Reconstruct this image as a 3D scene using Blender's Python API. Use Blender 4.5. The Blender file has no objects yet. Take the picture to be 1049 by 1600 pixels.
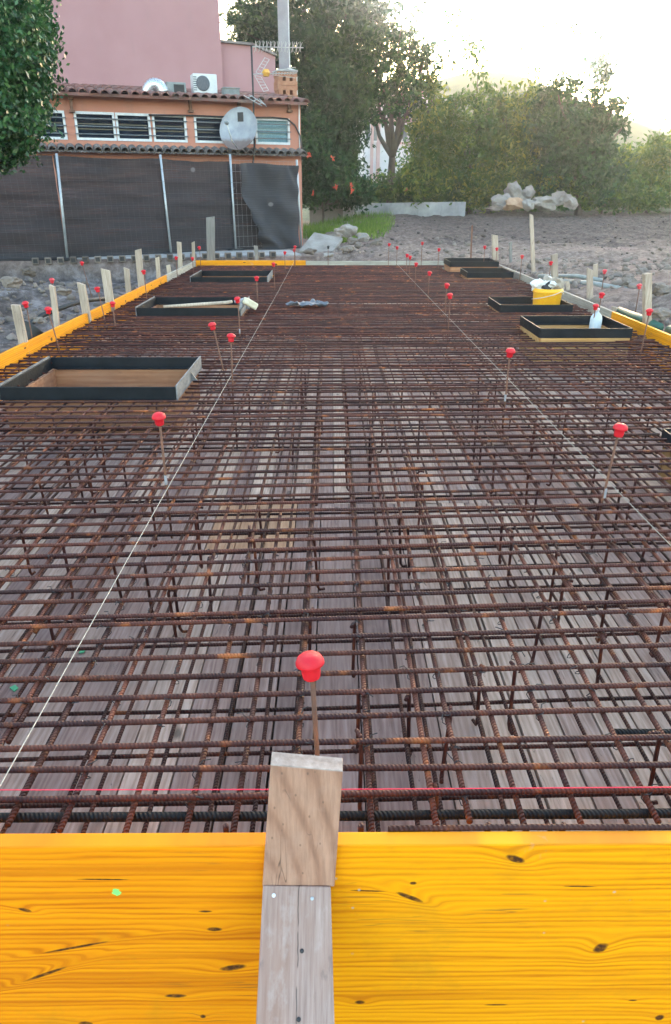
import bpy, bmesh, math, random
import numpy as np
from mathutils import Vector, Matrix, Euler, noise as mnoise

rnd = random.Random(7)
npr = np.random.default_rng(11)
R = math.radians
scene = bpy.context.scene
COL = scene.collection

# ------------------------------------------------------------------ camera
FPX, PITCH, YAW, CAMH = 1100.0, R(24.2), 0.0054, 0.95
cam_d = bpy.data.cameras.new('camera')
cam = bpy.data.objects.new('camera', cam_d)
COL.objects.link(cam)
cam.location = (0, 0, CAMH)
cam.rotation_euler = (math.pi / 2 - PITCH, 0, -YAW)
cam_d.sensor_fit = 'VERTICAL'
cam_d.sensor_height = 24
cam_d.lens = FPX / 1600 * 24
cam_d.clip_start = 0.02
cam_d.clip_end = 3000
scene.camera = cam
CM = Euler((math.pi / 2 - PITCH, 0, -YAW)).to_matrix()

# ------------------------------------------------------------------ sky, sun, exposure
SUN_EL, SUN_AZ = R(7.2), R(12.8)
world = bpy.data.worlds.new('World')
scene.world = world
world.use_nodes = True
wn = world.node_tree
sky = wn.nodes.new('ShaderNodeTexSky')
sky.sky_type = 'NISHITA'
sky.sun_disc = False
sky.sun_elevation = SUN_EL
sky.sun_rotation = SUN_AZ
sky.dust_density = 1.4
sky.ozone_density = 0.7
wbg = wn.nodes['Background']
wn.links.new(sky.outputs[0], wbg.inputs[0])
wbg.inputs[1].default_value = 0.15
sun_d = bpy.data.lights.new('sun', 'SUN')
sun_d.energy = 2.2
sun_d.angle = R(0.5)
sun_d.color = (1.0, 0.92, 0.80)
sun = bpy.data.objects.new('sun', sun_d)
COL.objects.link(sun)
sdir = Vector((math.sin(SUN_AZ) * math.cos(SUN_EL), math.cos(SUN_AZ) * math.cos(SUN_EL), math.sin(SUN_EL)))
sun.rotation_euler = sdir.to_track_quat('Z', 'Y').to_euler()
scene.view_settings.view_transform = 'Standard'
scene.view_settings.look = 'None'
scene.view_settings.exposure = 3.3
scene.view_settings.gamma = 1.0
scene.cycles.use_denoising = True
scene.cycles.max_bounces = 8
scene.cycles.transparent_max_bounces = 12
scene.cycles.volume_bounces = 1
scene.cycles.sample_clamp_indirect = 6

# ------------------------------------------------------------------ survey: from the photograph's pixels to metres
def ray(px, py):
    return (CM @ Vector(((px - 524.5) / FPX, -(py - 800) / FPX, -1.0)))
CO = Vector((0, 0, CAMH))
def atZ(px, py, Z=0.0):
    r = ray(px, py); return CO + r * ((Z - CAMH) / r.z)
def atY(px, py, Y):
    r = ray(px, py); return CO + r * (Y / r.y)
def zdepth(p):
    return -(CM.transposed() @ (Vector(p) - CO)).z
def mpp(p):
    return zdepth(p) / FPX

# ------------------------------------------------------------------ mesh helpers
class MB:
    def __init__(s): s.v = []; s.f = []
    def add(s, vs, fs):
        o = len(s.v); s.v += [tuple(v) for v in vs]; s.f += [tuple(i + o for i in f) for f in fs]; return s
    def box(s, c, d, rot=None, taper=1.0):
        x, y, z = d[0] / 2, d[1] / 2, d[2] / 2
        vs = [Vector((a * x * (taper if e > 0 else 1), b * y * (taper if e > 0 else 1), e * z)) for a in (-1, 1) for b in (-1, 1) for e in (-1, 1)]
        if rot is not None: vs = [rot @ v for v in vs]
        c = Vector(c)
        return s.add([c + v for v in vs], [(0, 1, 3, 2), (4, 6, 7, 5), (0, 4, 5, 1), (2, 3, 7, 6), (0, 2, 6, 4), (1, 5, 7, 3)])
    def tube(s, pts, r, n=8, caps=True):
        pts = [Vector(p) for p in pts]; m = len(pts)
        rs = r if isinstance(r, (list, tuple)) else [r] * m
        vs = []; t0 = (pts[1] - pts[0]).normalized()
        up = Vector((0, 0, 1)) if abs(t0.z) < 0.9 else Vector((0, 1, 0))
        a = t0.cross(up).normalized()
        for i in range(m):
            t = (pts[min(i + 1, m - 1)] - pts[max(i - 1, 0)]).normalized()
            a = (a - t * a.dot(t)).normalized(); b = t.cross(a)
            for k in range(n):
                q = 2 * math.pi * k / n
                vs.append(pts[i] + a * (math.cos(q) * rs[i]) + b * (math.sin(q) * rs[i]))
        fs = [(i * n + k, i * n + (k + 1) % n, (i + 1) * n + (k + 1) % n, (i + 1) * n + k) for i in range(m - 1) for k in range(n)]
        if caps: fs += [tuple(range(n))[::-1], tuple((m - 1) * n + k for k in range(n))]
        return s.add(vs, fs)
    def lathe(s, prof, n=20, c=(0, 0, 0), rot=None):
        vs = []; c = Vector(c)
        for r_, z in prof:
            for k in range(n):
                q = 2 * math.pi * k / n
                v = Vector((r_ * math.cos(q), r_ * math.sin(q), z))
                if rot is not None: v = rot @ v
                vs.append(c + v)
        m = len(prof)
        fs = [(i * n + k, i * n + (k + 1) % n, (i + 1) * n + (k + 1) % n, (i + 1) * n + k) for i in range(m - 1) for k in range(n)]
        fs += [tuple(range(n))[::-1], tuple((m - 1) * n + k for k in range(n))]
        return s.add(vs, fs)
    def poly_prism(s, pts, thick):     # pts in xz, extruded along y
        n = len(pts)
        vs = [(p[0], -thick / 2, p[1]) for p in pts] + [(p[0], thick / 2, p[1]) for p in pts]
        return s.add(vs, [tuple(range(n)), tuple(range(2 * n - 1, n - 1, -1))] + [(i, i + n, (i + 1) % n + n, (i + 1) % n) for i in range(n)])
    def rock(s, c, r, seed=0, sub=2, scale=(1, 1, 1), rough=0.35):
        bm = bmesh.new(); bmesh.ops.create_icosphere(bm, subdivisions=sub, radius=1)
        off = Vector((seed * 3.1, seed * 7.7, seed * 1.3)); rr = random.Random(seed)
        planes = [(Vector((rr.gauss(0, 1), rr.gauss(0, 1), rr.gauss(0, 1))).normalized(), rr.uniform(.55, .85)) for _ in range(7)]
        vs = []
        for v in bm.verts:
            p = v.co.copy()
            for nrm, dd in planes:
                e = p.dot(nrm) - dd
                if e > 0: p -= nrm * e
            p *= 1 + rough * mnoise.noise(v.co * 1.7 + off) + .3 * rough * mnoise.noise(v.co * 5 + off)
            vs.append(Vector(c) + Vector((p.x * scale[0], p.y * scale[1], p.z * scale[2])) * r)
        fs = [tuple(x.index for x in f.verts) for f in bm.faces]; bm.free()
        return s.add(vs, fs)
    def build(s, name, mat, parent=None, loc=(0, 0, 0), rot=(0, 0, 0), smooth=False, bevel=0.0):
        me = bpy.data.meshes.new(name); me.from_pydata(s.v, [], s.f)
        bm = bmesh.new(); bm.from_mesh(me); bmesh.ops.recalc_face_normals(bm, faces=bm.faces); bm.to_mesh(me); bm.free()
        if smooth:
            me.polygons.foreach_set('use_smooth', [True] * len(me.polygons))
        o = bpy.data.objects.new(name, me); COL.objects.link(o)
        o.location = loc; o.rotation_euler = rot
        me.materials.append(mat)
        if parent: o.parent = parent
        if bevel:
            b = o.modifiers.new('bevel', 'BEVEL'); b.width = bevel; b.segments = 2; b.limit_method = 'ANGLE'
        return o

def np_mesh(name, V, F, mat, parent=None, loc=(0, 0, 0), smooth=False):
    me = bpy.data.meshes.new(name); k = F.shape[1]
    me.vertices.add(len(V)); me.vertices.foreach_set('co', np.asarray(V, dtype=np.float32).ravel())
    me.loops.add(F.size); me.loops.foreach_set('vertex_index', F.astype(np.int32).ravel())
    me.polygons.add(len(F)); me.polygons.foreach_set('loop_start', np.arange(0, F.size, k, dtype=np.int32))
    if smooth: me.polygons.foreach_set('use_smooth', np.ones(len(F), dtype=bool))
    me.update(calc_edges=True); me.validate()
    o = bpy.data.objects.new(name, me); COL.objects.link(o); o.location = loc
    me.materials.append(mat)
    if parent: o.parent = parent
    return o

def tag(o, label=None, cat=None, group=None, kind=None):
    if label: o['label'] = label
    if cat: o['category'] = cat
    if group: o['group'] = group
    if kind: o['kind'] = kind
    return o
def thing(name, label, cat, loc=(0, 0, 0), rotz=0.0, group=None):
    o = bpy.data.objects.new(name, None); COL.objects.link(o)
    o.location = loc; o.rotation_euler = (0, 0, rotz); o.empty_display_size = .1
    return tag(o, label, cat, group)
def kids(o): return list(o.children)
def copy_tree(o, parent=None):
    c = o.copy(); COL.objects.link(c); c.parent = parent
    for ch in kids(o): copy_tree(ch, c)
    return c

# ------------------------------------------------------------------ numpy noise
_tab = npr.random((256, 256))
def vn(x, y):
    x = np.asarray(x, float); y = np.asarray(y, float)
    xi = np.floor(x).astype(int); yi = np.floor(y).astype(int); fx = x - xi; fy = y - yi
    fx = fx * fx * (3 - 2 * fx); fy = fy * fy * (3 - 2 * fy)
    g = lambda a, b: _tab[a % 256, b % 256]
    return (g(xi, yi) * (1 - fx) + g(xi + 1, yi) * fx) * (1 - fy) + (g(xi, yi + 1) * (1 - fx) + g(xi + 1, yi + 1) * fx) * fy - .5
def fbm(x, y, o=4):
    t = 0; a = 1.0
    for i in range(o): t = t + a * vn(x * 2 ** i + 17 * i, y * 2 ** i + 31 * i); a *= .5
    return t

# ------------------------------------------------------------------ materials
class NM:
    def __init__(s, name):
        s.m = bpy.data.materials.new(name); s.m.use_nodes = True; s.t = s.m.node_tree; s.n = s.t.nodes; s.b = s.n['Principled BSDF']
        s.tc = s.n.new('ShaderNodeTexCoord'); s.oi = s.n.new('ShaderNodeObjectInfo')
        sc = s.math('MULTIPLY', s.oi.outputs['Random'], 37.0)
        a = s.n.new('ShaderNodeVectorMath'); a.operation = 'ADD'
        s.l(s.tc.outputs['Object'], a.inputs[0]); s.l(sc, a.inputs[1]); s.vec = a.outputs[0]
        s.raw = s.tc.outputs['Object']
    def l(s, a, b): s.t.links.new(a, b)
    def put(s, sock, v):
        if hasattr(v, 'is_linked') or hasattr(v, 'links'): s.l(v, sock)
        else: sock.default_value = v
    def math(s, op, a, b=0.0, c=None):
        n = s.n.new('ShaderNodeMath'); n.operation = op; s.put(n.inputs[0], a); s.put(n.inputs[1], b)
        if c is not None: s.put(n.inputs[2], c)
        return n.outputs[0]
    def scale(s, vec, sc):
        n = s.n.new('ShaderNodeVectorMath'); n.operation = 'MULTIPLY'; s.l(vec, n.inputs[0]); n.inputs[1].default_value = sc; return n.outputs[0]
    def noise(s, scale, detail=4, rough=.55, vec=None, st=None):
        n = s.n.new('ShaderNodeTexNoise'); n.inputs['Scale'].default_value = scale; n.inputs['Detail'].default_value = detail; n.inputs['Roughness'].default_value = rough
        v = vec or s.vec
        if st: v = s.scale(v, st)
        s.l(v, n.inputs['Vector']); return n.outputs['Fac']
    def vor(s, scale, vec=None, feat='F1', st=None):
        n = s.n.new('ShaderNodeTexVoronoi'); n.feature = feat; n.inputs['Scale'].default_value = scale
        v = vec or s.vec
        if st: v = s.scale(v, st)
        s.l(v, n.inputs['Vector']); return n.outputs['Distance']
    def wave(s, scale, dist=0., detail=2., dscale=1., dirn='X', vec=None, st=None, prof='SIN'):
        n = s.n.new('ShaderNodeTexWave'); n.bands_direction = dirn; n.wave_profile = prof
        n.inputs['Scale'].default_value = scale; n.inputs['Distortion'].default_value = dist; n.inputs['Detail'].default_value = detail; n.inputs['Detail Scale'].default_value = dscale
        v = vec or s.vec
        if st: v = s.scale(v, st)
        s.l(v, n.inputs['Vector']); return n.outputs['Fac']
    def ramp(s, fac, stops, interp='LINEAR'):
        n = s.n.new('ShaderNodeValToRGB'); s.l(fac, n.inputs[0]); e = n.color_ramp.elements; n.color_ramp.interpolation = interp
        while len(e) < len(stops): e.new(.5)
        for i, (p, c) in enumerate(stops):
            e[i].position = p; e[i].color = (c if hasattr(c, '__len__') else (c, c, c)) + ((1,) if not hasattr(c, '__len__') or len(c) == 3 else ())
        return n.outputs[0]
    def mix(s, f, a, b, mode='MIX'):
        n = s.n.new('ShaderNodeMix'); n.data_type = 'RGBA'; n.blend_type = mode
        s.put(n.inputs[0], f)
        for i, v in ((6, a), (7, b)):
            if hasattr(v, 'links'): s.l(v, n.inputs[i])
            else: n.inputs[i].default_value = tuple(v) + (1,)
        return n.outputs[2]
    def mapr(s, v, a, b, c=0., d=1.):
        n = s.n.new('ShaderNodeMapRange'); s.l(v, n.inputs[0]); n.inputs[1].default_value = a; n.inputs[2].default_value = b; n.inputs[3].default_value = c; n.inputs[4].default_value = d; return n.outputs[0]
    def sep(s, vec):
        n = s.n.new('ShaderNodeSeparateXYZ'); s.l(vec, n.inputs[0]); return n.outputs
    def bump(s, h, strength=.3, dist=.01):
        n = s.n.new('ShaderNodeBump'); n.inputs['Strength'].default_value = strength; n.inputs['Distance'].default_value = dist; s.l(h, n.inputs['Height']); s.l(n.outputs[0], s.b.inputs['Normal'])
    def hsv_rand(s, col, hv=.0, vv=.3):
        n = s.n.new('ShaderNodeHueSaturation'); s.l(col, n.inputs['Color'])
        s.l(s.mapr(s.oi.outputs['Random'], 0, 1, 1 - vv, 1 + vv), n.inputs['Value'])
        if hv: s.l(s.mapr(s.oi.outputs['Random'], 0, 1, .5 - hv, .5 + hv), n.inputs['Hue'])
        return n.outputs[0]
    def out(s, col, rough=.6, metal=0., **kw):
        s.put(s.b.inputs['Base Color'], col if hasattr(col, 'links') else tuple(col) + (1,)); s.put(s.b.inputs['Roughness'], rough); s.put(s.b.inputs['Metallic'], metal)
        for k, v in kw.items(): s.put(s.b.inputs[k.replace('_', ' ')], v)
        return s.m

def simple(name, c1, c2, scale=6., rough=.7, metal=0., bump=.15, bdist=.005, st=None, vv=0., fine=60.):
    n = NM(name); f = n.noise(scale, 5, .6, st=st)
    col = n.ramp(f, [(.3, c1), (.7, c2)])
    g = n.noise(fine, 3, .6, st=st)
    col = n.mix(.22, col, n.ramp(g, [(.3, (.25, .25, .25)), (.7, (.75, .75, .75))]), 'OVERLAY')
    if vv: col = n.hsv_rand(col, 0, vv)
    if bump: n.bump(n.math('ADD', f, n.math('MULTIPLY', g, .5)), bump, bdist)
    return n.out(col, n.mapr(g, .3, .7, max(.02, rough - .12), min(1, rough + .12)), metal)

def m_rebar(name, dark, rust, bright, axis='X'):
    n = NM(name)
    f = n.noise(5.5, 4, .6); f2 = n.noise(38, 3, .6)
    col = n.mix(n.mapr(f, .38, .66), dark, rust)
    col = n.mix(n.mapr(n.noise(11, 3, .6), .60, .74), col, bright)
    col = n.mix(n.mapr(f2, .5, .75), col, n.mix(.6, col, (.02, .01, .01)))
    col = n.hsv_rand(col, 0, .3)
    x = n.sep(n.raw)
    sk = n.n.new('ShaderNodeCombineXYZ')
    n.l(n.math('ADD', x[0], n.math('MULTIPLY', x[1], .55)), sk.inputs[0])
    w = n.wave(38, 0, 0, 1, 'X', vec=sk.outputs[0])
    n.bump(n.math('ADD', w, n.math('MULTIPLY', f2, .35)), .9, .0022)
    return n.out(col, n.mapr(f2, .3, .7, .48, .72), .12)

def spec(m, v):
    m.node_tree.nodes['Principled BSDF'].inputs['Specular IOR Level'].default_value = v
M = {}
M['bar'] = m_rebar('rusty_steel', (.042, .011, .011), (.125, .034, .020), (.36, .105, .028))
M['bar_long'] = m_rebar('rusty_steel_lengthwise', (.055, .016, .012), (.17, .048, .024), (.42, .13, .035))
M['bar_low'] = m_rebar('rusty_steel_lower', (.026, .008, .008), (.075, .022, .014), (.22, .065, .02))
M['bar_black'] = m_rebar('black_steel', (.012, .013, .016), (.02, .02, .022), (.03, .025, .022))
M['red'] = simple('red_plastic', (.56, .003, .014), (.63, .007, .022), 40, .6, 0, .25, .001)
M['red_faded'] = simple('faded_red_plastic', (.55, .03, .05), (.66, .06, .07), 30, .6, 0, .1, .001)
M['rod'] = simple('rusty_rod', (.10, .045, .03), (.22, .09, .05), 25, .7, .1, .3, .001)
M['tape'] = simple('white_tape', (.22, .21, .23), (.36, .35, .38), 20, .6)
M['black_frame'] = simple('black_painted_steel', (.004, .006, .009), (.012, .015, .02), 9, .55, 0., .2, .003)
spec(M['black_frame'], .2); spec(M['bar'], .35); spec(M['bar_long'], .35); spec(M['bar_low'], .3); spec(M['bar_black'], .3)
M['grey_frame'] = simple('scuffed_steel_plate', (.12, .12, .13), (.3, .3, .31), 14, .5, .2, .2, .003, st=(1, 1, 4))
M['cord'] = simple('white_cord', (.34, .30, .25), (.5, .45, .38), 80, .8)
M['red_cord'] = simple('red_cord', (.75, .02, .06), (.85, .04, .1), 80, .7)
M['bucket'] = simple('yellow_plastic', (.85, .40, .01), (.9, .46, .02), 5, .4, 0, .05, .002)
M['sack'] = simple('white_sack', (.66, .66, .68), (.8, .8, .8), 25, .6, 0, .5, .01)
M['dark_cloth'] = simple('dark_cloth', (.02, .022, .028), (.06, .06, .07), 20, .8, 0, .5, .01)
M['green_pipe'] = simple('green_pipe', (.012, .06, .045), (.03, .11, .08), 14, .45, 0, .1, .002)
M['grey_pipe'] = simple('grey_pipe', (.18, .2, .2), (.32, .33, .32), 14, .6, 0, .1, .002)
M['rubber'] = simple('black_rubber', (.012, .013, .016), (.035, .036, .04), 9, .6)
M['concrete'] = simple('concrete', (.23, .22, .22), (.40, .38, .37), 5, .9, 0, .5, .01)
M['stone'] = simple('pale_stone', (.20, .172, .155), (.36, .325, .30), 3.5, .9, 0, .6, .03, vv=.12)
M['stone_orange'] = simple('orange_stone', (.36, .2, .12), (.5, .34, .24), 3, .9, 0, .6, .03)
M['rubble'] = simple('rubble_stone', (.07, .052, .043), (.28, .23, .20), .9, .95, 0, .5, .02)
M['clod'] = simple('soil_clods', (.05, .038, .034), (.15, .118, .108), 1.1, .95, 0, .5, .02)
M['galv'] = simple('galvanised_steel', (.36, .39, .42), (.52, .55, .58), 9, .45, .5, .1, .002)
M['white_paint'] = simple('white_paint', (.55, .56, .58), (.74, .74, .75), 12, .6, 0, .2, .003)
M['dark_glass'] = simple('dark_glass', (.008, .014, .026), (.02, .03, .05), 4, .12, 0, 0)
M['pale_glass'] = simple('frosted_glass', (.16, .30, .36), (.25, .40, .46), 4, .25, 0, 0)
M['slat'] = simple('dark_slat', (.05, .065, .085), (.12, .14, .16), 10, .4)
M['dark_slat_wire'] = simple('dull_wire', (.05, .05, .06), (.09, .09, .1), 10, .7)
M['rust_iron'] = simple('rusty_iron', (.12, .06, .04), (.25, .13, .09), 12, .8)
M['dark_iron'] = simple('dark_iron', (.02, .02, .024), (.05, .045, .045), 12, .6, .3)
M['alu'] = simple('weathered_aluminium', (.42, .42, .42), (.6, .6, .58), 12, .45, .5)
M['yellow_plastic'] = simple('amber_plastic', (.6, .28, .04), (.7, .36, .06), 12, .5)
M['brick'] = simple('orange_brick', (.30, .12, .065), (.42, .21, .13), 8, .9, 0, .4, .01)
M['ac_white'] = simple('cream_enamel', (.55, .56, .58), (.66, .67, .68), 8, .45, 0, .05)
M['grille'] = simple('dark_grille', (.05, .06, .08), (.12, .13, .15), 40, .6)
M['duct'] = simple('foil_duct', (.5, .53, .58), (.68, .7, .74), 14, .3, .75, .3, .006)
M['dish'] = simple('weathered_dish', (.42, .43, .45), (.56, .57, .58), 5, .6, .1, .05)
M['grey_box'] = simple('grey_box', (.16, .18, .19), (.26, .28, .28), 8, .7)
M['pole_concrete'] = simple('column_concrete', (.26, .25, .28), (.36, .35, .37), 3, .9, 0, .2, .01)
M['house_white'] = simple('far_house_render', (.55, .52, .54), (.68, .64, .66), 2, .9)
M['house_pink'] = simple('far_house_trim', (.45, .27, .26), (.55, .36, .34), 2, .9)
M['house_glass'] = simple('far_window', (.06, .07, .09), (.12, .13, .16), 2, .3)
M['bark'] = simple('bark', (.045, .035, .03), (.11, .09, .075), 9, .95, 0, .8, .03, st=(1, 1, .3))
M['red_flower'] = simple('red_petals', (.6, .06, .04), (.75, .14, .07), 9, .7)
M['glove'] = simple('cream_block', (.55, .48, .33), (.72, .65, .5), 20, .7)

def m_wood(name, c1, c2, c3, along='X', dens=16., vv=.15, grain=.6, rough=.8, crack=.7):
    n = NM(name)
    st = {'X': (.09, 1, 1), 'Y': (1, .09, 1), 'Z': (1, 1, .09)}[along]
    f = n.noise(dens * 3, 4, .6, st=st)
    big = n.noise(3.0, 3, .5, st={'X': (.5, 1, 1), 'Y': (1, .5, 1), 'Z': (1, 1, .5)}[along])
    w = n.wave(dens * .9, 9, 3, 1.6, {'X': 'Z', 'Y': 'X', 'Z': 'X'}[along], st=tuple(a if a < 1 else 1.0 for a in st))
    col = n.ramp(n.math('ADD', n.math('MULTIPLY', f, .86), n.math('MULTIPLY', w, .14)), [(.22, c1), (.5, c2), (.78, c3)])
    col = n.mix(n.mapr(big, .35, .7, 0, .45), col, n.mix(.5, c1, (.12, .1, .1)))
    cr = n.noise(dens * 1.1, 3, .5, st=tuple(a if a < 1 else 1.0 for a in st)); crk = n.noise(2.5, 2, .5)
    col = n.mix(n.math('MULTIPLY', n.mapr(n.math('ABSOLUTE', n.math('SUBTRACT', cr, .5)), .0008, .0035, 1, 0), n.mapr(crk, .45, .6, 0, crack)), col, (.06, .04, .035))
    spot = n.vor(7, st={'X': (.5, 1, 1), 'Y': (1, .5, 1), 'Z': (1, 1, .5)}[along])
    col = n.mix(n.mapr(spot, .05, .10, .75, 0), col, (.06, .045, .035))
    st2 = n.noise(2.2, 5, .7, st={'X': (.6, 1, 1), 'Y': (1, .6, 1), 'Z': (1, 1, .6)}[along]); col = n.mix(n.mapr(st2, .52, .70, 0, .5), col, tuple(x * .45 for x in c2))
    col = n.hsv_rand(col, .018 if vv > .2 else 0, vv)
    n.bump(n.math('ADD', f, n.math('MULTIPLY', w, .3)), grain, .0012)
    return n.out(col, rough)
M['plank'] = m_wood('grey_formwork_plank', (.21, .122, .096), (.42, .283, .232), (.58, .435, .383), 'Y', 24, .38)
M['plank_orange'] = m_wood('orange_formwork_plank', (.33, .165, .085), (.48, .265, .15), (.58, .37, .24), 'Y', 20, .2)
M['grey_board'] = m_wood('grey_formwork_board', (.24, .21, .17), (.40, .36, .30), (.55, .5, .42), 'X', 14, .1)
M['stake'] = m_wood('pale_stake_wood', (.30, .22, .16), (.46, .36, .28), (.60, .50, .41), 'Z', 20, .12)
M['stake_near'] = m_wood('pine_offcut', (.27, .125, .08), (.43, .225, .145), (.55, .325, .23), 'Z', 12, .03, .4, .8, .12)
def m_offcut():
    n = NM('pine_offcut_face')
    mp = n.n.new('ShaderNodeMapping'); n.l(n.raw, mp.inputs['Vector']); mp.inputs['Location'].default_value = (.055, 0, .075); mp.inputs['Rotation'].default_value = (0, -.28, 0); mp.inputs['Scale'].default_value = (1, 0, .34)
    w = n.n.new('ShaderNodeTexWave'); w.wave_type = 'RINGS'; w.rings_direction = 'SPHERICAL'; w.inputs['Scale'].default_value = 11; w.inputs['Distortion'].default_value = 3.5; w.inputs['Detail'].default_value = 3; w.inputs['Detail Scale'].default_value = 1.2
    n.l(mp.outputs[0], w.inputs['Vector'])
    f = n.noise(170, 4, .6, vec=n.raw, st=(1, 1, .07)); b = n.noise(16, 4, .6, vec=n.raw)
    col = n.ramp(w.outputs['Fac'], [(.1, (.40, .22, .15)), (.75, (.365, .19, .125)), (1., (.30, .15, .098))])
    col = n.mix(.30, col, n.ramp(f, [(.3, (.2, .2, .2)), (.7, (.8, .8, .8))]), 'OVERLAY')
    col = n.mix(n.mapr(b, .5, .75, 0, .4), col, (.46, .29, .22))
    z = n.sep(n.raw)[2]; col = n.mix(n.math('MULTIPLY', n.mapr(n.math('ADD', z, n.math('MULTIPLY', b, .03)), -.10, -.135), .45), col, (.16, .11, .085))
    cr = n.noise(26, 2, .5, vec=n.raw, st=(1, 1, .08)); cm = n.noise(14, 2, .5, vec=n.raw)
    col = n.mix(n.math('MULTIPLY', n.mapr(n.math('ABSOLUTE', n.math('SUBTRACT', cr, .47)), .001, .004, 1, 0), n.mapr(cm, .52, .6, 0, .75)), col, (.06, .035, .025))
    sp = n.vor(55, vec=n.raw, st=(1, 1, .6)); col = n.mix(n.mapr(sp, .06, .11, .55, 0), col, (.10, .06, .045))
    n.bump(n.math('ADD', f, b), .4, .0012); return n.out(col, .85)
M['stake_near'] = m_offcut()
def m_brace():
    n = NM('weathered_brace_face'); f = n.noise(150, 4, .65, vec=n.raw, st=(1, 1, .05)); b = n.noise(22, 5, .7, vec=n.raw, st=(1, 1, .5)); d = n.noise(9, 4, .6, vec=n.raw, st=(1, 1, .45))
    col = n.ramp(f, [(.25, (.22, .135, .11)), (.5, (.34, .23, .195)), (.75, (.45, .325, .285))])
    col = n.mix(n.mapr(d, .48, .66, 0, .6), col, (.30, .165, .12)); col = n.mix(n.mapr(b, .56, .70, 0, .4), col, (.52, .43, .40)); col = n.mix(n.mapr(b, .42, .33, 0, .6), col, (.16, .11, .095))
    x = n.sep(n.raw)[0]; z = n.sep(n.raw)[2]
    line = n.math('ABSOLUTE', n.math('ADD', n.math('SUBTRACT', x, .004), n.math('MULTIPLY', n.math('SUBTRACT', n.noise(12, 3, .5, vec=n.raw, st=(0, 0, 1)), .5), .012)))
    col = n.mix(n.math('MULTIPLY', n.mapr(line, .0003, .0013, .8, 0), n.mapr(n.noise(20, 2, .5, vec=n.raw, st=(0, 0, 1)), .42, .5)), col, (.05, .035, .03))
    n.bump(n.math('ADD', f, b), .6, .0012); return n.out(col, .85)
BRACE_FACE = m_brace()
M['brace'] = BRACE_FACE; M['brace_plain'] = m_wood('weathered_pine', (.18, .10, .078), (.375, .245, .20), (.55, .40, .34), 'Z', 30, .03, .7, .8, .15)
M['grey_post'] = m_wood('grey_post_wood', (.14, .13, .125), (.24, .225, .21), (.34, .32, .3), 'Z', 14, .1)
M['lining'] = m_wood('brown_lining', (.24, .09, .035), (.42, .18, .08), (.52, .27, .14), 'X', 10, .15)
M['lining_orange'] = m_wood('orange_lining', (.4, .19, .05), (.55, .3, .1), (.62, .4, .2), 'X', 10, .1)
M['endgrain'] = simple('pale_sawn_end', (.26, .19, .155), (.40, .32, .28), 60, .9, 0, .5, .002)

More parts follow.
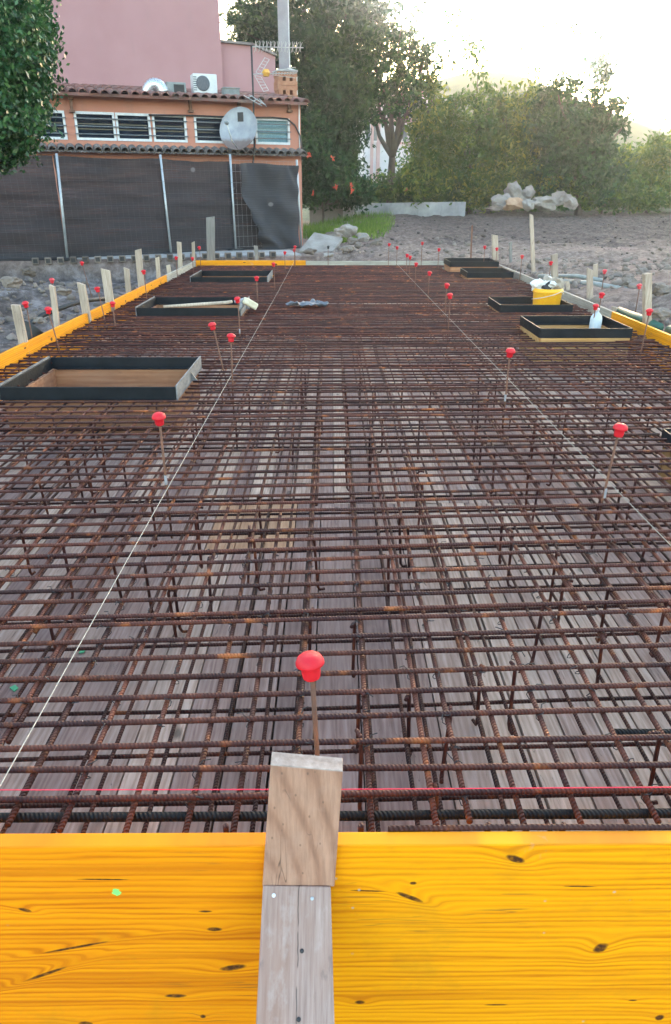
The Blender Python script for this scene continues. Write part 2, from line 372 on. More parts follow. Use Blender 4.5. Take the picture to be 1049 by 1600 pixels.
def m_yellow(name, knots, c1, c2, c3, extra=None):
    n = NM(name); pos = n.sep(n.raw)
    sx, sz = pos[0], pos[2]
    bend = None; dark = None
    for (kx, kz, rx, rz, ang, bendy) in knots:
        dx = n.math('SUBTRACT', sx, kx); dz = n.math('SUBTRACT', sz, kz)
        ca, sa = math.cos(ang), math.sin(ang)
        u = n.math('ADD', n.math('MULTIPLY', dx, ca / rx), n.math('MULTIPLY', dz, sa / rx))
        v = n.math('ADD', n.math('MULTIPLY', dx, -sa / rz), n.math('MULTIPLY', dz, ca / rz))
        d2 = n.math('ADD', n.math('MULTIPLY', u, u), n.math('MULTIPLY', v, v))
        wob = n.math('MULTIPLY', n.math('SUBTRACT', n.noise(90, 3), .5), 1.2)
        k = n.mapr(n.math('ADD', d2, wob), .5, 1.6, 1, 0)
        dark = k if dark is None else n.math('MAXIMUM', dark, k)
        if bendy:
            h = n.math('MULTIPLY', n.math('EXPONENT', n.math('MULTIPLY', d2, -.10)), bendy)
            bend = h if bend is None else n.math('ADD', bend, h)
    comb = n.n.new('ShaderNodeCombineXYZ')
    n.l(n.math('MULTIPLY', sx, .12), comb.inputs[0])
    n.l(n.math('ADD', sz, bend) if bend is not None else sz, comb.inputs[2])
    av = n.n.new('ShaderNodeVectorMath'); av.operation = 'ADD'; n.l(comb.outputs[0], av.inputs[0])
    n.l(n.math('MULTIPLY', n.oi.outputs['Random'], 9.0), av.inputs[1]); gv = av.outputs[0]
    w = n.wave(24, 5, 3, 1.3, 'Z', vec=gv)
    f = n.noise(75, 5, .68, vec=gv, st=(.35, 1, 1)); big = n.noise(5, 3, .6, vec=gv, st=(1, 1, 1.5))
    fac = n.math('ADD', n.math('MULTIPLY', w, .30), n.math('MULTIPLY', f, .70))
    col = n.ramp(fac, [(.26, c3), (.44, c2), (.66, c1)])
    col = n.mix(n.mapr(big, .45, .75, 0, .5), col, c2)
    dirt = n.noise(7, 5, .65)
    ln = n.noise(34, 3, .6, vec=gv, st=(.16, 1, 1)); col = n.mix(n.mapr(ln, .53, .64, 0, .5), col, c3)
    col = n.mix(n.mapr(dirt, .55, .8, 0, .4), col, (.42, .20, .01))
    sc = n.math('MULTIPLY', n.mapr(n.noise(2.6, 2, .5), .60, .68), n.mapr(n.noise(70, 4, .7, st=(1, 1, .35)), .56, .64)); col = n.mix(n.math('MULTIPLY', sc, .55), col, (.5, .38, .34))
    # thin cracks along the grain
    cr = n.noise(26, 3, .5, vec=gv, st=(.5, 1, 1.4)); cr2 = n.noise(4, 2, .5, vec=n.raw)
    crm = n.math('MULTIPLY', n.mapr(n.math('ABSOLUTE', n.math('SUBTRACT', cr, .5)), .004, .012, 1, 0), n.mapr(cr2, .55, .66, 0, .6))
    col = n.mix(crm, col, (.16, .07, .02))
    if dark is not None:
        col = n.mix(n.math('MULTIPLY', n.mapr(dark, 0, .5), .75), col, (.34, .12, .006))
        col = n.mix(n.math('MULTIPLY', n.mapr(dark, .35, .95), n.mapr(n.noise(160, 3, .6), .3, .55, .45, .97)), col, (.055, .020, .008))
    spl = n.vor(26, vec=n.raw, st=(1, 1, 1)); spg = n.noise(3.1, 2, .5, vec=n.raw)
    col = n.mix(n.math('MULTIPLY', n.mapr(n.math('ADD', spl, n.math('MULTIPLY', n.noise(120, 2), .05)), .085, .115, 1, 0), n.mapr(spg, .55, .6, 0, .7)), col, (.52, .44, .38))
    if extra:
        ex, ez, er, ecol = extra
        dx = n.math('SUBTRACT', sx, ex); dz = n.math('SUBTRACT', sz, ez)
        d2 = n.math('ADD', n.math('MULTIPLY', dx, dx), n.math('MULTIPLY', dz, dz))
        d = n.math('ADD', n.math('SQRT', d2), n.math('MULTIPLY', n.math('SUBTRACT', n.noise(140, 3), .5), .012))
        col = n.mix(n.mapr(d, er * .8, er, 1, 0), col, ecol)
    n.bump(n.math('ADD', w, n.math('MULTIPLY', f, .8)), .25, .0012)
    spec(n.m, .22); return n.out(col, n.mapr(f, .3, .7, .5, .68))

Y1, Y2, Y3 = (.88, .36, .006), (.80, .285, .004), (.60, .18, .003)

def m_wall(name, c1, c2, stain):
    n = NM(name); f = n.noise(1.1, 5, .6); g = n.noise(45, 4, .6); s_ = n.noise(2.2, 4, .6, st=(2.5, 2.5, .5))
    col = n.ramp(f, [(.3, c1), (.7, c2)]); col = n.mix(n.mapr(s_, .55, .8, 0, .45), col, stain)
    n.bump(g, .08, .004); return n.out(col, .9)
M['salmon'] = m_wall('salmon_render', (.46, .185, .125), (.55, .245, .175), (.33, .18, .145))
M['pink'] = m_wall('pink_render', (.365, .19, .20), (.405, .22, .23), (.34, .20, .205))
M['grey_render'] = m_wall('mottled_white_render', (.15, .155, .16), (.42, .42, .43), (.07, .085, .06))
M['block_wall'] = m_wall('old_block_render', (.20, .195, .19), (.34, .32, .31), (.11, .11, .1))

def m_tiles():
    n = NM('clay_roof_tiles'); f = n.noise(3, 5, .65); g = n.noise(30, 4, .6)
    col = n.ramp(f, [(.3, (.30, .11, .08)), (.55, (.20, .10, .085)), (.72, (.13, .11, .10))])
    col = n.mix(n.mapr(g, .5, .75, 0, .6), col, (.09, .085, .075)); n.bump(g, .5, .006); return n.out(col, .9)
M['tiles'] = m_tiles()
def m_eave():
    n = NM('grey_eave_tiles'); f = n.noise(5, 5, .65); g = n.noise(30, 4, .6)
    col = n.ramp(f, [(.3, (.10, .085, .08)), (.55, (.2, .17, .16)), (.75, (.32, .27, .25))]); n.bump(g, .5, .006); return n.out(col, .9)
M['eave'] = m_eave()

KP0 = atZ(60, 411, -.10); KP1 = atZ(440, 400, -.06); KS = (KP1.y - KP0.y) / (KP1.x - KP0.x); KB = KP0.y - KS * KP0.x - .22
def m_ground():
    n = NM('ground_soil'); p = n.sep(n.raw)
    f = n.noise(.9, 6, .65, vec=n.raw); g = n.noise(9, 6, .7, vec=n.raw); h = n.noise(60, 4, .7, vec=n.raw)
    wob = n.math('MULTIPLY', n.math('SUBTRACT', f, .5), 5.0)
    light = n.ramp(g, [(.32, (.07, .047, .038)), (.5, (.17, .122, .102)), (.68, (.31, .24, .205))])
    red = n.ramp(g, [(.3, (.16, .10, .085)), (.6, (.27, .175, .15))])
    col = n.mix(n.mapr(n.noise(.5, 3, .5, vec=n.raw), .52, .66, 0, .7), light, red)
    soil = n.ramp(g, [(.3, (.032, .022, .019)), (.5, (.078, .054, .047)), (.72, (.175, .13, .115))])
    yy = n.math('ADD', p[1], n.math('MULTIPLY', wob, .8))
    band = n.math('MULTIPLY', n.mapr(yy, 14.6, 16.6), n.mapr(n.math('ADD', p[0], n.math('MULTIPLY', wob, .5)), .6, 3.0))
    col = n.mix(band, col, soil)
    rub = n.math('MULTIPLY', n.mapr(n.math('SUBTRACT', p[1], n.math('MULTIPLY', p[0], KS)), KB + .1, KB - .1), n.mapr(p[0], -2.2, -2.5))
    col = n.mix(n.math('MULTIPLY', rub, .85), col, n.ramp(n.noise(4, 6, .7, vec=n.raw), [(.38, (.035, .030, .031)), (.5, (.105, .09, .092)), (.64, (.27, .245, .25))]))
    dist = n.n.new('ShaderNodeVectorMath'); dist.operation = 'LENGTH'; n.l(n.raw, dist.inputs[0])
    col = n.mix(n.mapr(dist.outputs['Value'], 29, 36), col, n.ramp(n.noise(.12, 5, .7, vec=n.raw), [(.3, (.035, .055, .02)), (.7, (.10, .12, .05))]))
    col = n.mix(.35, col, n.ramp(h, [(.3, (.2, .2, .2)), (.7, (.8, .8, .8))]), 'OVERLAY')
    n.bump(n.math('ADD', g, n.math('MULTIPLY', h, .4)), .9, .03)
    return n.out(col, .95)
M['ground'] = m_ground()

def m_leaf(name, c1, c2, c3, trans=.45, rough=.45):
    n = NM(name); geo = n.n.new('ShaderNodeNewGeometry')
    r = geo.outputs['Random Per Island']; big = n.noise(.75, 3, .6)
    col = n.ramp(r, [(0, c1), (.5, c2), (1, c3)])
    col = n.mix(n.mapr(big, .42, .56, 0, .8), col, c1)
    col = n.hsv_rand(col, .012, .12)
    n.out(col, rough); spec(n.m, .18 if trans > .25 or rough > .4 else .45)
    tr = n.n.new('ShaderNodeBsdfTranslucent'); mx = n.n.new('ShaderNodeMixShader'); mx.inputs[0].default_value = trans
    hs = n.n.new('ShaderNodeHueSaturation'); n.l(col, hs.inputs['Color']); hs.inputs['Value'].default_value = 1.25; hs.inputs['Hue'].default_value = .48
    n.l(hs.outputs[0], tr.inputs[0]); n.l(n.b.outputs[0], mx.inputs[1]); n.l(tr.outputs[0], mx.inputs[2])
    n.l(mx.outputs[0], n.n['Material Output'].inputs[0]); return n.m
M['leaf_dark'] = m_leaf('dark_leaves', (.010, .045, .016), (.024, .085, .026), (.06, .14, .035), .25)
M['leaf_mid'] = m_leaf('mid_leaves', (.03, .088, .018), (.062, .145, .026), (.14, .22, .035), .35)
M['leaf_pale'] = m_leaf('pale_leaves', (.04, .10, .018), (.09, .17, .026), (.22, .27, .04), .5)
M['leaf_ficus'] = m_leaf('glossy_leaves', (.012, .055, .016), (.03, .10, .03), (.09, .18, .06), .25, .28)
M['grass'] = m_leaf('grass_blades', (.07, .14, .02), (.12, .21, .03), (.22, .30, .07), .4, .6)

def m_net(name, c, alpha):
    n = NM(name)
    w = n.wave(9, 6, 3, 1.2, 'Z', st=(.12, .12, 1.)); f = n.noise(5, 5, .65, st=(.25, .25, 2.5)); wv = n.noise(300, 1)
    col = n.mix(n.math('MULTIPLY', n.math('ADD', n.mapr(w, .55, 1.0, 0, .5), n.mapr(f, .5, .75, 0, .6)), .8), c, tuple(x * 2.6 for x in c))
    col = n.mix(n.mapr(n.vor(1.6, st=(1, 1, 1.3)), .06, .10, .5, 0), col, (.3, .29, .3))
    m = n.out(col, .8)
    n.l(n.mapr(n.math('ADD', f, n.math('MULTIPLY', wv, .3)), .4, .9, alpha + .07, alpha - .1), n.b.inputs['Alpha']); return m
M['net'] = m_net('dark_shade_net', (.017, .0165, .021), .92)
M['net_loose'] = m_net('loose_shade_net', (.026, .026, .032), .98)

def m_bottle():
    n = NM('clear_plastic'); f = n.noise(12, 3)
    n.out(n.ramp(f, [(.3, (.62, .72, .80)), (.7, (.8, .88, .94))]), .22, 0, IOR=1.25)
    n.b.inputs['Transmission Weight'].default_value = .35; return n.m
M['bottle'] = m_bottle()

# ------------------------------------------------------------------ terrain
SX0, SX1, SY0, SY1 = -2.16, 2.52, 0.837, 11.85
def sstep(a, b, x):
    t = np.clip((x - a) / (b - a), 0, 1); return t * t * (3 - 2 * t)
K0 = atZ(60, 411, -.10); K1 = atZ(440, 400, -.06)
def yk(x): return K0.y + (x - K0.x) * (K1.y - K0.y) / (K1.x - K0.x) - .22
def gh(x, y, rough=True):
    x = np.asarray(x, float); y = np.asarray(y, float)
    left = np.interp(y, [-3, 1, 4, 8, 11, 17, 24, 28, 40, 70, 400], [-.65, -.62, -.36, -.38, -.06, -.03, .16, .25, .42, .6, .6])
    ykx = yk(np.minimum(x, .2)); left = np.where(y > 7, np.minimum(left, -.42 + .36 * sstep(-.10, .06, y - ykx)), left)
    left = np.where(y > ykx + .06, np.maximum(left, -.06), left)
    right = np.interp(y, [-3, 1, 4, 6, 9, 12, 17, 24, 28, 40, 70, 400], [-.65, -.6, -.28, -.14, -.08, -.06, .02, .18, .27, .42, .6, .6])
    t = sstep(-.8, 1.2, x); h = left * (1 - t) + right * t
    near = sstep(.9, .6, y) * sstep(-3.5, -2.4, x) * sstep(3.6, 2.7, x); h = h * (1 - near) - .65 * near
    h = h + .34 * np.exp(-((x + 5.6) / 1.5) ** 2 - ((y - 10.2) / 1.3) ** 2)
    h = h + .30 * np.exp(-((x - 5.0) / 1.4) ** 2 - ((y - 8.2) / 1.5) ** 2) + .12 * np.exp(-((x - 3.6) / .5) ** 2 - ((y - 7.3) / 1.2) ** 2) - .15 * np.exp(-((x - 3.5) / .5) ** 2 - ((y - 9.6) / .6) ** 2)
    d = np.hypot(x, y); az = np.arctan2(x, y)
    ridge = 12.6 * np.exp(-((az - .18) / .17) ** 2) + 8.5 * np.exp(-((az - .50) / .22) ** 2) + 7 * np.exp(-((az + .15) / .25) ** 2) + 6 * np.exp(-((az + .8) / .4) ** 2) + 5 * np.exp(-((az - 1.1) / .4) ** 2)
    h = h + ridge * (sstep(62, 112, d) - sstep(118, 200, d)) * (1 + .12 * fbm(x * .05, y * .05, 3))
    if rough:
        calm = np.where(y > yk(np.minimum(x, .2)), np.where(x < -.4, .12, .8), 1.0) * np.where(y < .6, .4, 1)
        dark = sstep(14.5, 16.5, y) * sstep(0.5, 3, x)
        h = h + calm * (.13 * fbm(x * .8, y * .8, 4) + .09 * np.abs(fbm(x * 2.6, y * 2.6, 3)) + .05 * fbm(x * 7, y * 7, 2) + .07 * sstep(11.5, 14, y) * fbm(x * .4 + 9, y * 1.7, 3)) + dark * (.14 * np.abs(fbm(x * 1.3 + 5, y * 2.0, 4)) + .08 * fbm(x * .5, y * 2.3 + 40, 3))
    foot = (x > SX0 - .10) & (x < SX1 + .10) & (y > SY0 - .05) & (y < SY1 + .1)
    return np.where(foot, np.minimum(h, -.52), h)
xs = np.concatenate([-np.geomspace(300, 9.2, 34), np.arange(-9, 14.01, .075), np.geomspace(14.3, 300, 34)])
ys = np.concatenate([-np.geomspace(300, 2.2, 26), np.arange(-2, 30.01, .085), np.geomspace(30.4, 300, 46)])
gx, gy = np.meshgrid(xs, ys); gz = gh(gx, gy)
nx, ny = len(xs), len(ys)
ii = (np.arange(ny - 1)[:, None] * nx + np.arange(nx - 1)[None, :]).ravel()
ground = np_mesh('ground', np.stack([gx.ravel(), gy.ravel(), gz.ravel()], 1), np.stack([ii, ii + 1, ii + nx + 1, ii + nx], 1), M['ground'], smooth=True)
tag(ground, kind='structure')
def G(x, y): return float(gh(x, y))

# loose stones: nobody could count them
def rock_field(name, label, mat, regions, kind='stuff', cat='rubble'):
    bases = []
    for s_ in range(8):
        b = MB().rock((0, 0, 0), 1, seed=40 + s_, sub=1, rough=.5); bases.append((np.array(b.v), np.array(b.f)))
    VV = []; FF = []; off = 0
    for (x0, x1, y0, y1, cnt, smin, smax, flat) in regions:
        for _ in range(cnt):
            x = rnd.uniform(x0, x1); y = rnd.uniform(y0, y1)
            if SX0 - .12 < x < SX1 + .12 and SY0 - .1 < y < SY1 + .12: continue
            if x < -.4 + (y - 15) * .0 and y > 12.0 and y < 14 and x < -.2: continue
            if float(vn(x * 1.1 + 3, y * 1.1)) < rnd.uniform(-.55, .25): continue
            s_ = smin * (smax / smin) ** (rnd.random() ** 2.2)
            bv, bf = bases[rnd.randrange(8)]
            e = Euler((rnd.uniform(0, 6), rnd.uniform(0, 6), rnd.uniform(0, 6))).to_matrix()
            v = (bv * np.array([rnd.uniform(.7, 1.2), rnd.uniform(.7, 1.2), rnd.uniform(.5, 1)])) @ np.array(e) * s_
            v[:, 2] *= flat; v = v + np.array([x, y, G(x, y) + s_ * .15])
            VV.append(v); FF.append(bf + off); off += len(bv)
    o = np_mesh(name, np.concatenate(VV), np.concatenate(FF), mat)
    return tag(o, label, cat, kind=kind)
rock_field('rubble', 'grey broken rubble and stones strewn beside the slab', M['rubble'],
           [(-7, -2.3, 3, 11.9, 5200, .010, .085, .8), (2.6, 8, 4, 12.5, 4200, .010, .085, .8), (-.6, 3.2, 12, 17, 700, .012, .09, .8), (2.5, 11, 12, 16, 500, .012, .07, .8)])
rock_field('soil_clods', 'dark clods of turned soil on the open ground before the trees', M['clod'],
           [(.8, 14, 15.5, 27.5, 2600, .012, .075, .6)], cat='soil')

# ------------------------------------------------------------------ formwork boards
def board(name, p0, p1, h, thick, mat, label, outward, group, zt=0.0):
    """p0->p1 is the inner top edge; outward = unit normal away from the slab."""
    p0 = Vector((p0[0], p0[1], 0)); p1 = Vector((p1[0], p1[1], 0)); d = p1 - p0; ln = d.length
    o_ = Vector((outward[0], outward[1], 0))
    c = (p0 + p1) / 2 + o_ * (thick / 2)
    o = MB().box((0, 0, -h / 2), (ln - .003, thick, h)).build(name, mat, loc=(c.x, c.y, zt), rot=(0, 0, math.atan2(d.y, d.x)), bevel=.002)
    return tag(o, label, 'board', group)
FY = .810   # front face of the near panels
JX = atY(468, 1350, FY).x
def knot(px, py, rx, rz, ang=0., bendy=.02, cx=0.0):
    p = atY(px, py, FY); m = mpp(p); return (p.x - cx, p.z, rx * m * .82, rz * m * .82, ang, bendy * .22)
XL, XR = -2.19, 2.55
cl, cr = (XL + JX) / 2, (JX + XR) / 2
kl = [knot(*k, cx=cl) for k in [(40, 1422, 12, 4, -.35, .05), (322, 1424, 11, 2.5, 0, .02), (336, 1452, 13, 5, 0, .06), (275, 1556, 18, 5, 0, .06), (318, 1588, 5, 5, 0, .03), (135, 1600, 12, 7, 0, .05), (72, 1522, 42, 3.5, .45, .10), (120, 1480, 60, 3, .25, .06), (160, 1374, 46, 1.8, -.02, 0), (365, 1512, 22, 7, .2, .08)]]
kr = [knot(*k, cx=cr) for k in [(805, 1342, 17, 8, -.45, .09), (645, 1380, 6, 4, 0, .04), (938, 1481, 14, 10, .8, .10), (562, 1566, 9, 5, 0, .06), (905, 1385, 28, 1.8, -.03, 0), (575, 1392, 30, 2, -.05, .02), (640, 1402, 26, 5, -.5, .10), (775, 1570, 20, 2, 0, .02), (988, 1563, 7, 2, 0, .02), (1030, 1590, 8, 8, 0, .03)]]
ge = atY(183, 1394, FY); gm = mpp(ge)
M['yellow_left'] = m_yellow('yellow_varnished_pine_left', kl, (.84, .30, .001), (.78, .24, .001), (.54, .135, .001), (ge.x - cl, ge.z, 8 * gm, (.25, .85, .2)))
M['yellow_right'] = m_yellow('yellow_varnished_pine_right', kr, (.89, .365, .001), (.83, .30, .001), (.60, .18, .001))
M['yellow'] = m_yellow('yellow_varnished_pine', [(.4, -.06, .02, .012, 0, .02), (-.6, -.1, .016, .01, 0, .02), (-.1, -.03, .02, .006, 0, .02)], Y1, Y2, Y3)
BG = 'formwork boards round the slab'
board('formwork_board', (XL, FY + .027), (JX - .0015, FY + .027), .56, .027, M['yellow_left'], 'orange-yellow pine board with a green paint blot, front of the slab left of the stake', (0, -1), BG)
board('formwork_board', (JX + .0015, FY + .027), (XR, FY + .027), .56, .027, M['yellow_right'], 'yellow pine board with brown knots, front of the slab right of the stake', (0, -1), BG)
ly = [.84, 3.86, 6.36, 8.15, 9.7, 11.85]
ll = ['yellow board on the left edge running out of the frame beside the large opening', 'yellow board on the left edge between the two nearest pale stakes', 'yellow board on the left edge in front of the wide pale stake', 'short yellow board on the left edge meeting the grey board']
for i in range(4):
    board('formwork_board', (SX0, ly[i]), (SX0, ly[i + 1]), .5, .027, M['yellow'], ll[i], (-1, 0), BG)
board('formwork_board', (SX0, ly[4]), (SX0, ly[5]), .5, .030, M['grey_board'], 'bare grey board on the left edge reaching the far corner', (-1, 0), BG)
ry = [.84, 3.6, 6.5, 9.2, 11.85]
board('formwork_board', (SX1, ry[1]), (SX1, ry[0]), .5, .027, M['yellow'], 'yellow board on the right edge nearest the camera', (1, 0), BG)
board('formwork_board', (SX1, ry[2]), (SX1, ry[1]), .5, .027, M['yellow'], 'yellow board on the right edge beside the plastic bottle and green pipe', (1, 0), BG)
board('formwork_board', (SX1, ry[3]), (SX1, ry[2]), .5, .030, M['grey_board'], 'bare grey board on the right edge behind the yellow bucket', (1, 0), BG)
board('formwork_board', (SX1, ry[4]), (SX1, ry[3]), .5, .030, M['grey_board'], 'bare grey board on the right edge at the far corner under the tall pole', (1, 0), BG)
board('formwork_board', (SX0, SY1), (-.41, SY1), .5, .027, M['yellow'], 'yellow board closing the far end of the slab below the fence', (0, 1), BG, .01)
board('formwork_board', (-.407, SY1), (SX1, SY1), .5, .030, M['grey_board'], 'bare grey board closing the far end of the slab below the rubble', (0, 1), BG)

# ------------------------------------------------------------------ planks of the deck
PZ = -.27
rows = [(.84, 2.8), (2.803, 5.8), (5.803, 8.8), (8.803, 11.85)]
plank_lab = ['weathered grey plank of the deck seen through the bars nearest the camera', 'weathered grey plank of the deck under the bars beside the large left opening',
             'weathered grey plank of the deck under the bars between the middle openings', 'weathered grey plank of the deck under the dense bars at the far end']
OPEN = {'large': (-1.81, -.855, 3.78, 4.55), 'mid': (-1.79, -.845, 6.67, 7.42), 'far': (-1.8, -.83, 9.45, 10.3),
        'bottle': (1.59, 2.29, 5.44, 6.06), 'bucket': (1.60, 2.28, 6.85, 7.43), 'small': (1.80, 2.40, 9.75, 10.35), 'corner': (1.72, 2.42, 10.75, 11.40), 'edge': (1.552, 2.3, 2.48, 3.16)}
pm = {}
for ri, (y0, y1) in enumerate(rows):
    x = SX0 + .002
    while x < SX1 - .02:
        w = min(rnd.uniform(.085, .125), SX1 - .002 - x); yy1 = y1
        if ri == 0 and -.52 < x + w / 2 < -.14: yy1 = 2.36; pm.setdefault('a', x); pm['b'] = x + w
        bm = MB().box((0, 0, -.012), (w - rnd.uniform(.003, .007), yy1 - y0, .024))
        o = bm.build('formwork_plank', M['plank'], loc=(x + w / 2, (y0 + yy1) / 2, PZ + rnd.uniform(-.003, .003)), rot=(0, 0, 0))
        tag(o, plank_lab[ri], 'plank', 'deck planks under the steel')
        x += w
ow = (pm['b'] - pm['a']) / 3
for k in range(3):
    o = MB().box((0, 0, -.012), (ow - .004, .437, .024)).build('formwork_plank', M['plank_orange'], loc=(pm['a'] + ow * (k + .5), 2.581, PZ + .001))
    tag(o, 'short orange-brown plank of the deck, %s of three left of centre' % ('leftmost', 'middle', 'rightmost')[k], 'plank', 'deck planks under the steel')

# ------------------------------------------------------------------ openings
OZ = {'large': 0.0, 'mid': .01, 'far': .0, 'bottle': .03, 'bucket': .01, 'small': .03, 'corner': .08, 'edge': -.045}
OL = {'large': 'large black steel opening frame with brown lining, nearest on the left', 'mid': 'black opening frame with the cream block and stick lying across it', 'far': 'black opening frame at the far left corner behind the others',
      'bottle': 'black opening frame holding the clear plastic bottle', 'bucket': 'black opening frame holding the yellow bucket', 'small': 'small black opening frame next to the far right corner one',
      'corner': 'black opening frame raised at the far right corner', 'edge': 'black and wooden opening frame cut off by the right side of the picture'}
for k, (x0, x1, y0, y1) in OPEN.items():
    cx, cy, w, d = (x0 + x1) / 2, (y0 + y1) / 2, x1 - x0, y1 - y0
    t = thing('opening_frame', OL[k], 'frame', (cx, cy, PZ), 0, 'framed openings in the slab')
    zt = OZ[k] - PZ; hh = .072; th = .010
    mb = MB()
    mb.box((0, -d / 2, zt - hh / 2), (w, th, hh)); mb.box((0, d / 2, zt - hh / 2), (w, th, hh))
    mb.box((-w / 2, 0, zt - hh / 2 - .001), (th, d - th - .002, hh)); mb.box((w / 2, 0, zt - hh / 2 - .001), (th, d - th - .002, hh))
    mb.box((0, -d / 2 + .022, zt - hh + .004), (w - .08, .03, .005)); mb.box((0, d / 2 - .022, zt - hh + .004), (w - .08, .03, .005))
    mb.build('steel_collar', M['black_frame'], t, bevel=.0015)
    if k in ('large', 'mid', 'far'):
        MB().box((w / 2 + th / 2 + .0035, 0, zt - hh / 2 + .004), (.006, d + .012, hh + .01)).add([(w / 2 + .013, .02, zt - hh + .005), (w / 2 + .05, .02, zt - hh + .005), (w / 2 + .013, .02, zt - .012), (w / 2 + .013, .028, zt - hh + .005), (w / 2 + .05, .028, zt - hh + .005), (w / 2 + .013, .028, zt - .012)],
            [(0, 1, 2), (5, 4, 3), (0, 3, 4, 1), (1, 4, 5, 2), (2, 5, 3, 0)]).build('side_plate', M['grey_frame'], t)
        MB().box((-w / 2 - th / 2 - .0035, 0, zt - hh / 2 + .004), (.006, d + .012, hh + .01)).build('side_plate', M['grey_frame'], t)
    lm = MB(); lh = zt - hh + .0; q = .018
    lm.box((0, -d / 2 + .02 - (.012 if k in ('bottle', 'edge') else 0), lh / 2), (w - .02, q, lh - .002)); lm.box((0, d / 2 - .02, lh / 2), (w - .02, q, lh - .002))
    lm.box((-w / 2 + .02, 0, lh / 2 - .001), (q, d - .08, lh - .004)); lm.box((w / 2 - .02, 0, lh / 2 - .001), (q, d - .08, lh - .004))
    lm.build('wood_lining', M['lining_orange' if k in ('bottle', 'edge') else 'lining'], t)
    if k in ('bottle', 'bucket'):
        MB().box((-.06, d / 2 - .10, .10), (w - .10, .10, .02)).build('ledge', M['lining_orange'], t)

# ------------------------------------------------------------------ reinforcement
segs = []      # (points, radius, label index, score, material)
def cut(c0, c1, cross, axis, pad=.03):
    """interval [c0,c1] of a bar at 'cross' minus the openings"""
    iv = [(c0, c1)]
    for (x0, x1, y0, y1) in OPEN.values():
        a0, a1, b0, b1 = (x0, x1, y0, y1) if axis == 'x' else (y0, y1, x0, x1)
        if b0 - .012 < cross < b1 + .012:
            nv = []
            for (s_, e) in iv:
                if a1 + pad < s_ or a0 - pad > e: nv.append((s_, e)); continue
                if a0 - pad - s_ > .12: nv.append((s_, a0 - pad))
                if e - (a1 + pad) > .12: nv.append((a1 + pad, e))
            iv = nv
    return iv
def slope(y): return float(np.interp(y, [.9, 1.2, 1.9, 2.6, 3.6, 5, 12], [.006, .028, .05, .04, .018, .008, .003]))
def add_bar(p0, p1, r, cls, amp=.0035):
    p0 = Vector(p0); p1 = Vector(p1); L = (p1 - p0).length; n = max(3, int(L / .22)); ph = rnd.uniform(0, 99)
    pts = []
    for i in range(n + 1):
        t = i / n; p = p0.lerp(p1, t)
        side = Vector((p1.y - p0.y, p0.x - p1.x, 0)).normalized()
        p = p + side * (amp * mnoise.noise(Vector((t * L * .9, ph, 0))) * 2.2) + Vector((0, 0, .003 * mnoise.noise(Vector((t * L * 1.3, ph, 5)))))
        pts.append(p)
    mid = (p0 + p1) / 2; dist = min((p0 - CO).length, (p1 - CO).length, (mid - CO).length)
    vis = 1.0 if cls[0] == 't' else .45
    segs.append((pts, r, cls, vis * L / dist ** 1.5))
ZC, ZL = -.062, -.0735
y = .908; ycross = []
while y < SY1 - .05:
    ycross.append(y); y += float(np.interp(y, [1.5, 2.0, 2.6], [.067, .076, .086])) * (rnd.uniform(.86, 1.14) if rnd.random() > .05 else .5)
measured = [1.036, 1.095, 1.174, 1.246, 1.325, 1.39, 1.465, 1.535]
ycross = [.966] + measured + [v for v in ycross if v > 1.57]
for y in ycross:
    s_ = slope(y) + rnd.uniform(-.006, .006) * (1 if y < 3 else .4)
    for (a, b) in cut(SX0 + rnd.uniform(.03, .07), SX1 - rnd.uniform(.03, .07), y, 'x'):
        if y + s_ * (b + .7) > SY1 - .02: continue
        add_bar((a, y + s_ * (a + .7), ZC + rnd.uniform(-.003, .003)), (b, y + s_ * (b + .7), ZC + rnd.uniform(-.003, .003)), .0062, 'tc')
mx = [-.58, -.48, -.366, -.265, -.176, -.07, .07, .185, .245, .34, .447, .586]
xl = []; x = -.68
while x > SX0 + .05: xl.append(x); x -= rnd.uniform(.085, .115)
xl += mx; x = .69
while x < SX1 - .05: xl.append(x); x += rnd.uniform(.085, .115)
for x in xl:
    lap = rnd.uniform(4.5, 7.5); dx = rnd.choice((-1, 1)) * .0125
    for (c0, c1, off) in ((.875 + rnd.uniform(0, .05), lap + .3, 0), (lap - .3, SY1 - .04, dx)):
        for (a, b) in cut(c0, c1, x, 'y'):
            sk = rnd.uniform(-.004, .004)
            add_bar((x + off, a, ZL + rnd.uniform(-.004, .002)), (x + off + sk * (b - a), b, ZL + rnd.uniform(-.004, .002)), .0060, 'tl', .005)
    if rnd.random() < .38:          # lapped starter bars beside the main ones
        l0 = rnd.uniform(.9, 3.0); l1 = l0 + rnd.uniform(.8, 1.8)
        for (a, b) in cut(l0, l1, x, 'y'):
            o_ = rnd.choice((-1, 1)) * .0135
            add_bar((x + o_, a, ZL - .002), (x + o_ + rnd.uniform(-.01, .01), b, ZL - .002), .0054, 'tl', .004)
for y in ycross[2::2]:
    y = y + rnd.uniform(-.012, .012); s_ = slope(y)
    for (a, b) in cut(SX0 + .05, SX1 - .05, y, 'x'):
        if y + s_ * (b + .7) > SY1 - .02: continue
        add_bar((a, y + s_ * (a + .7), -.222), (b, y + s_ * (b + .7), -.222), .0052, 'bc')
for x in xl:
    x = x + rnd.choice((-1, 1)) * rnd.uniform(.010, .024)
    for (a, b) in cut(.88, SY1 - .05, x, 'y'):
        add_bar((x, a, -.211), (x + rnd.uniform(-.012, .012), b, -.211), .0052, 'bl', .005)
segs.sort(key=lambda s_: -s_[3])
NB = 298
def zone(p): return 0 if p.y < 2.4 else (1 if p.y < 5.2 else 2)
ZN = ['before the large left opening', 'level with the large left opening', 'beyond the large left opening']
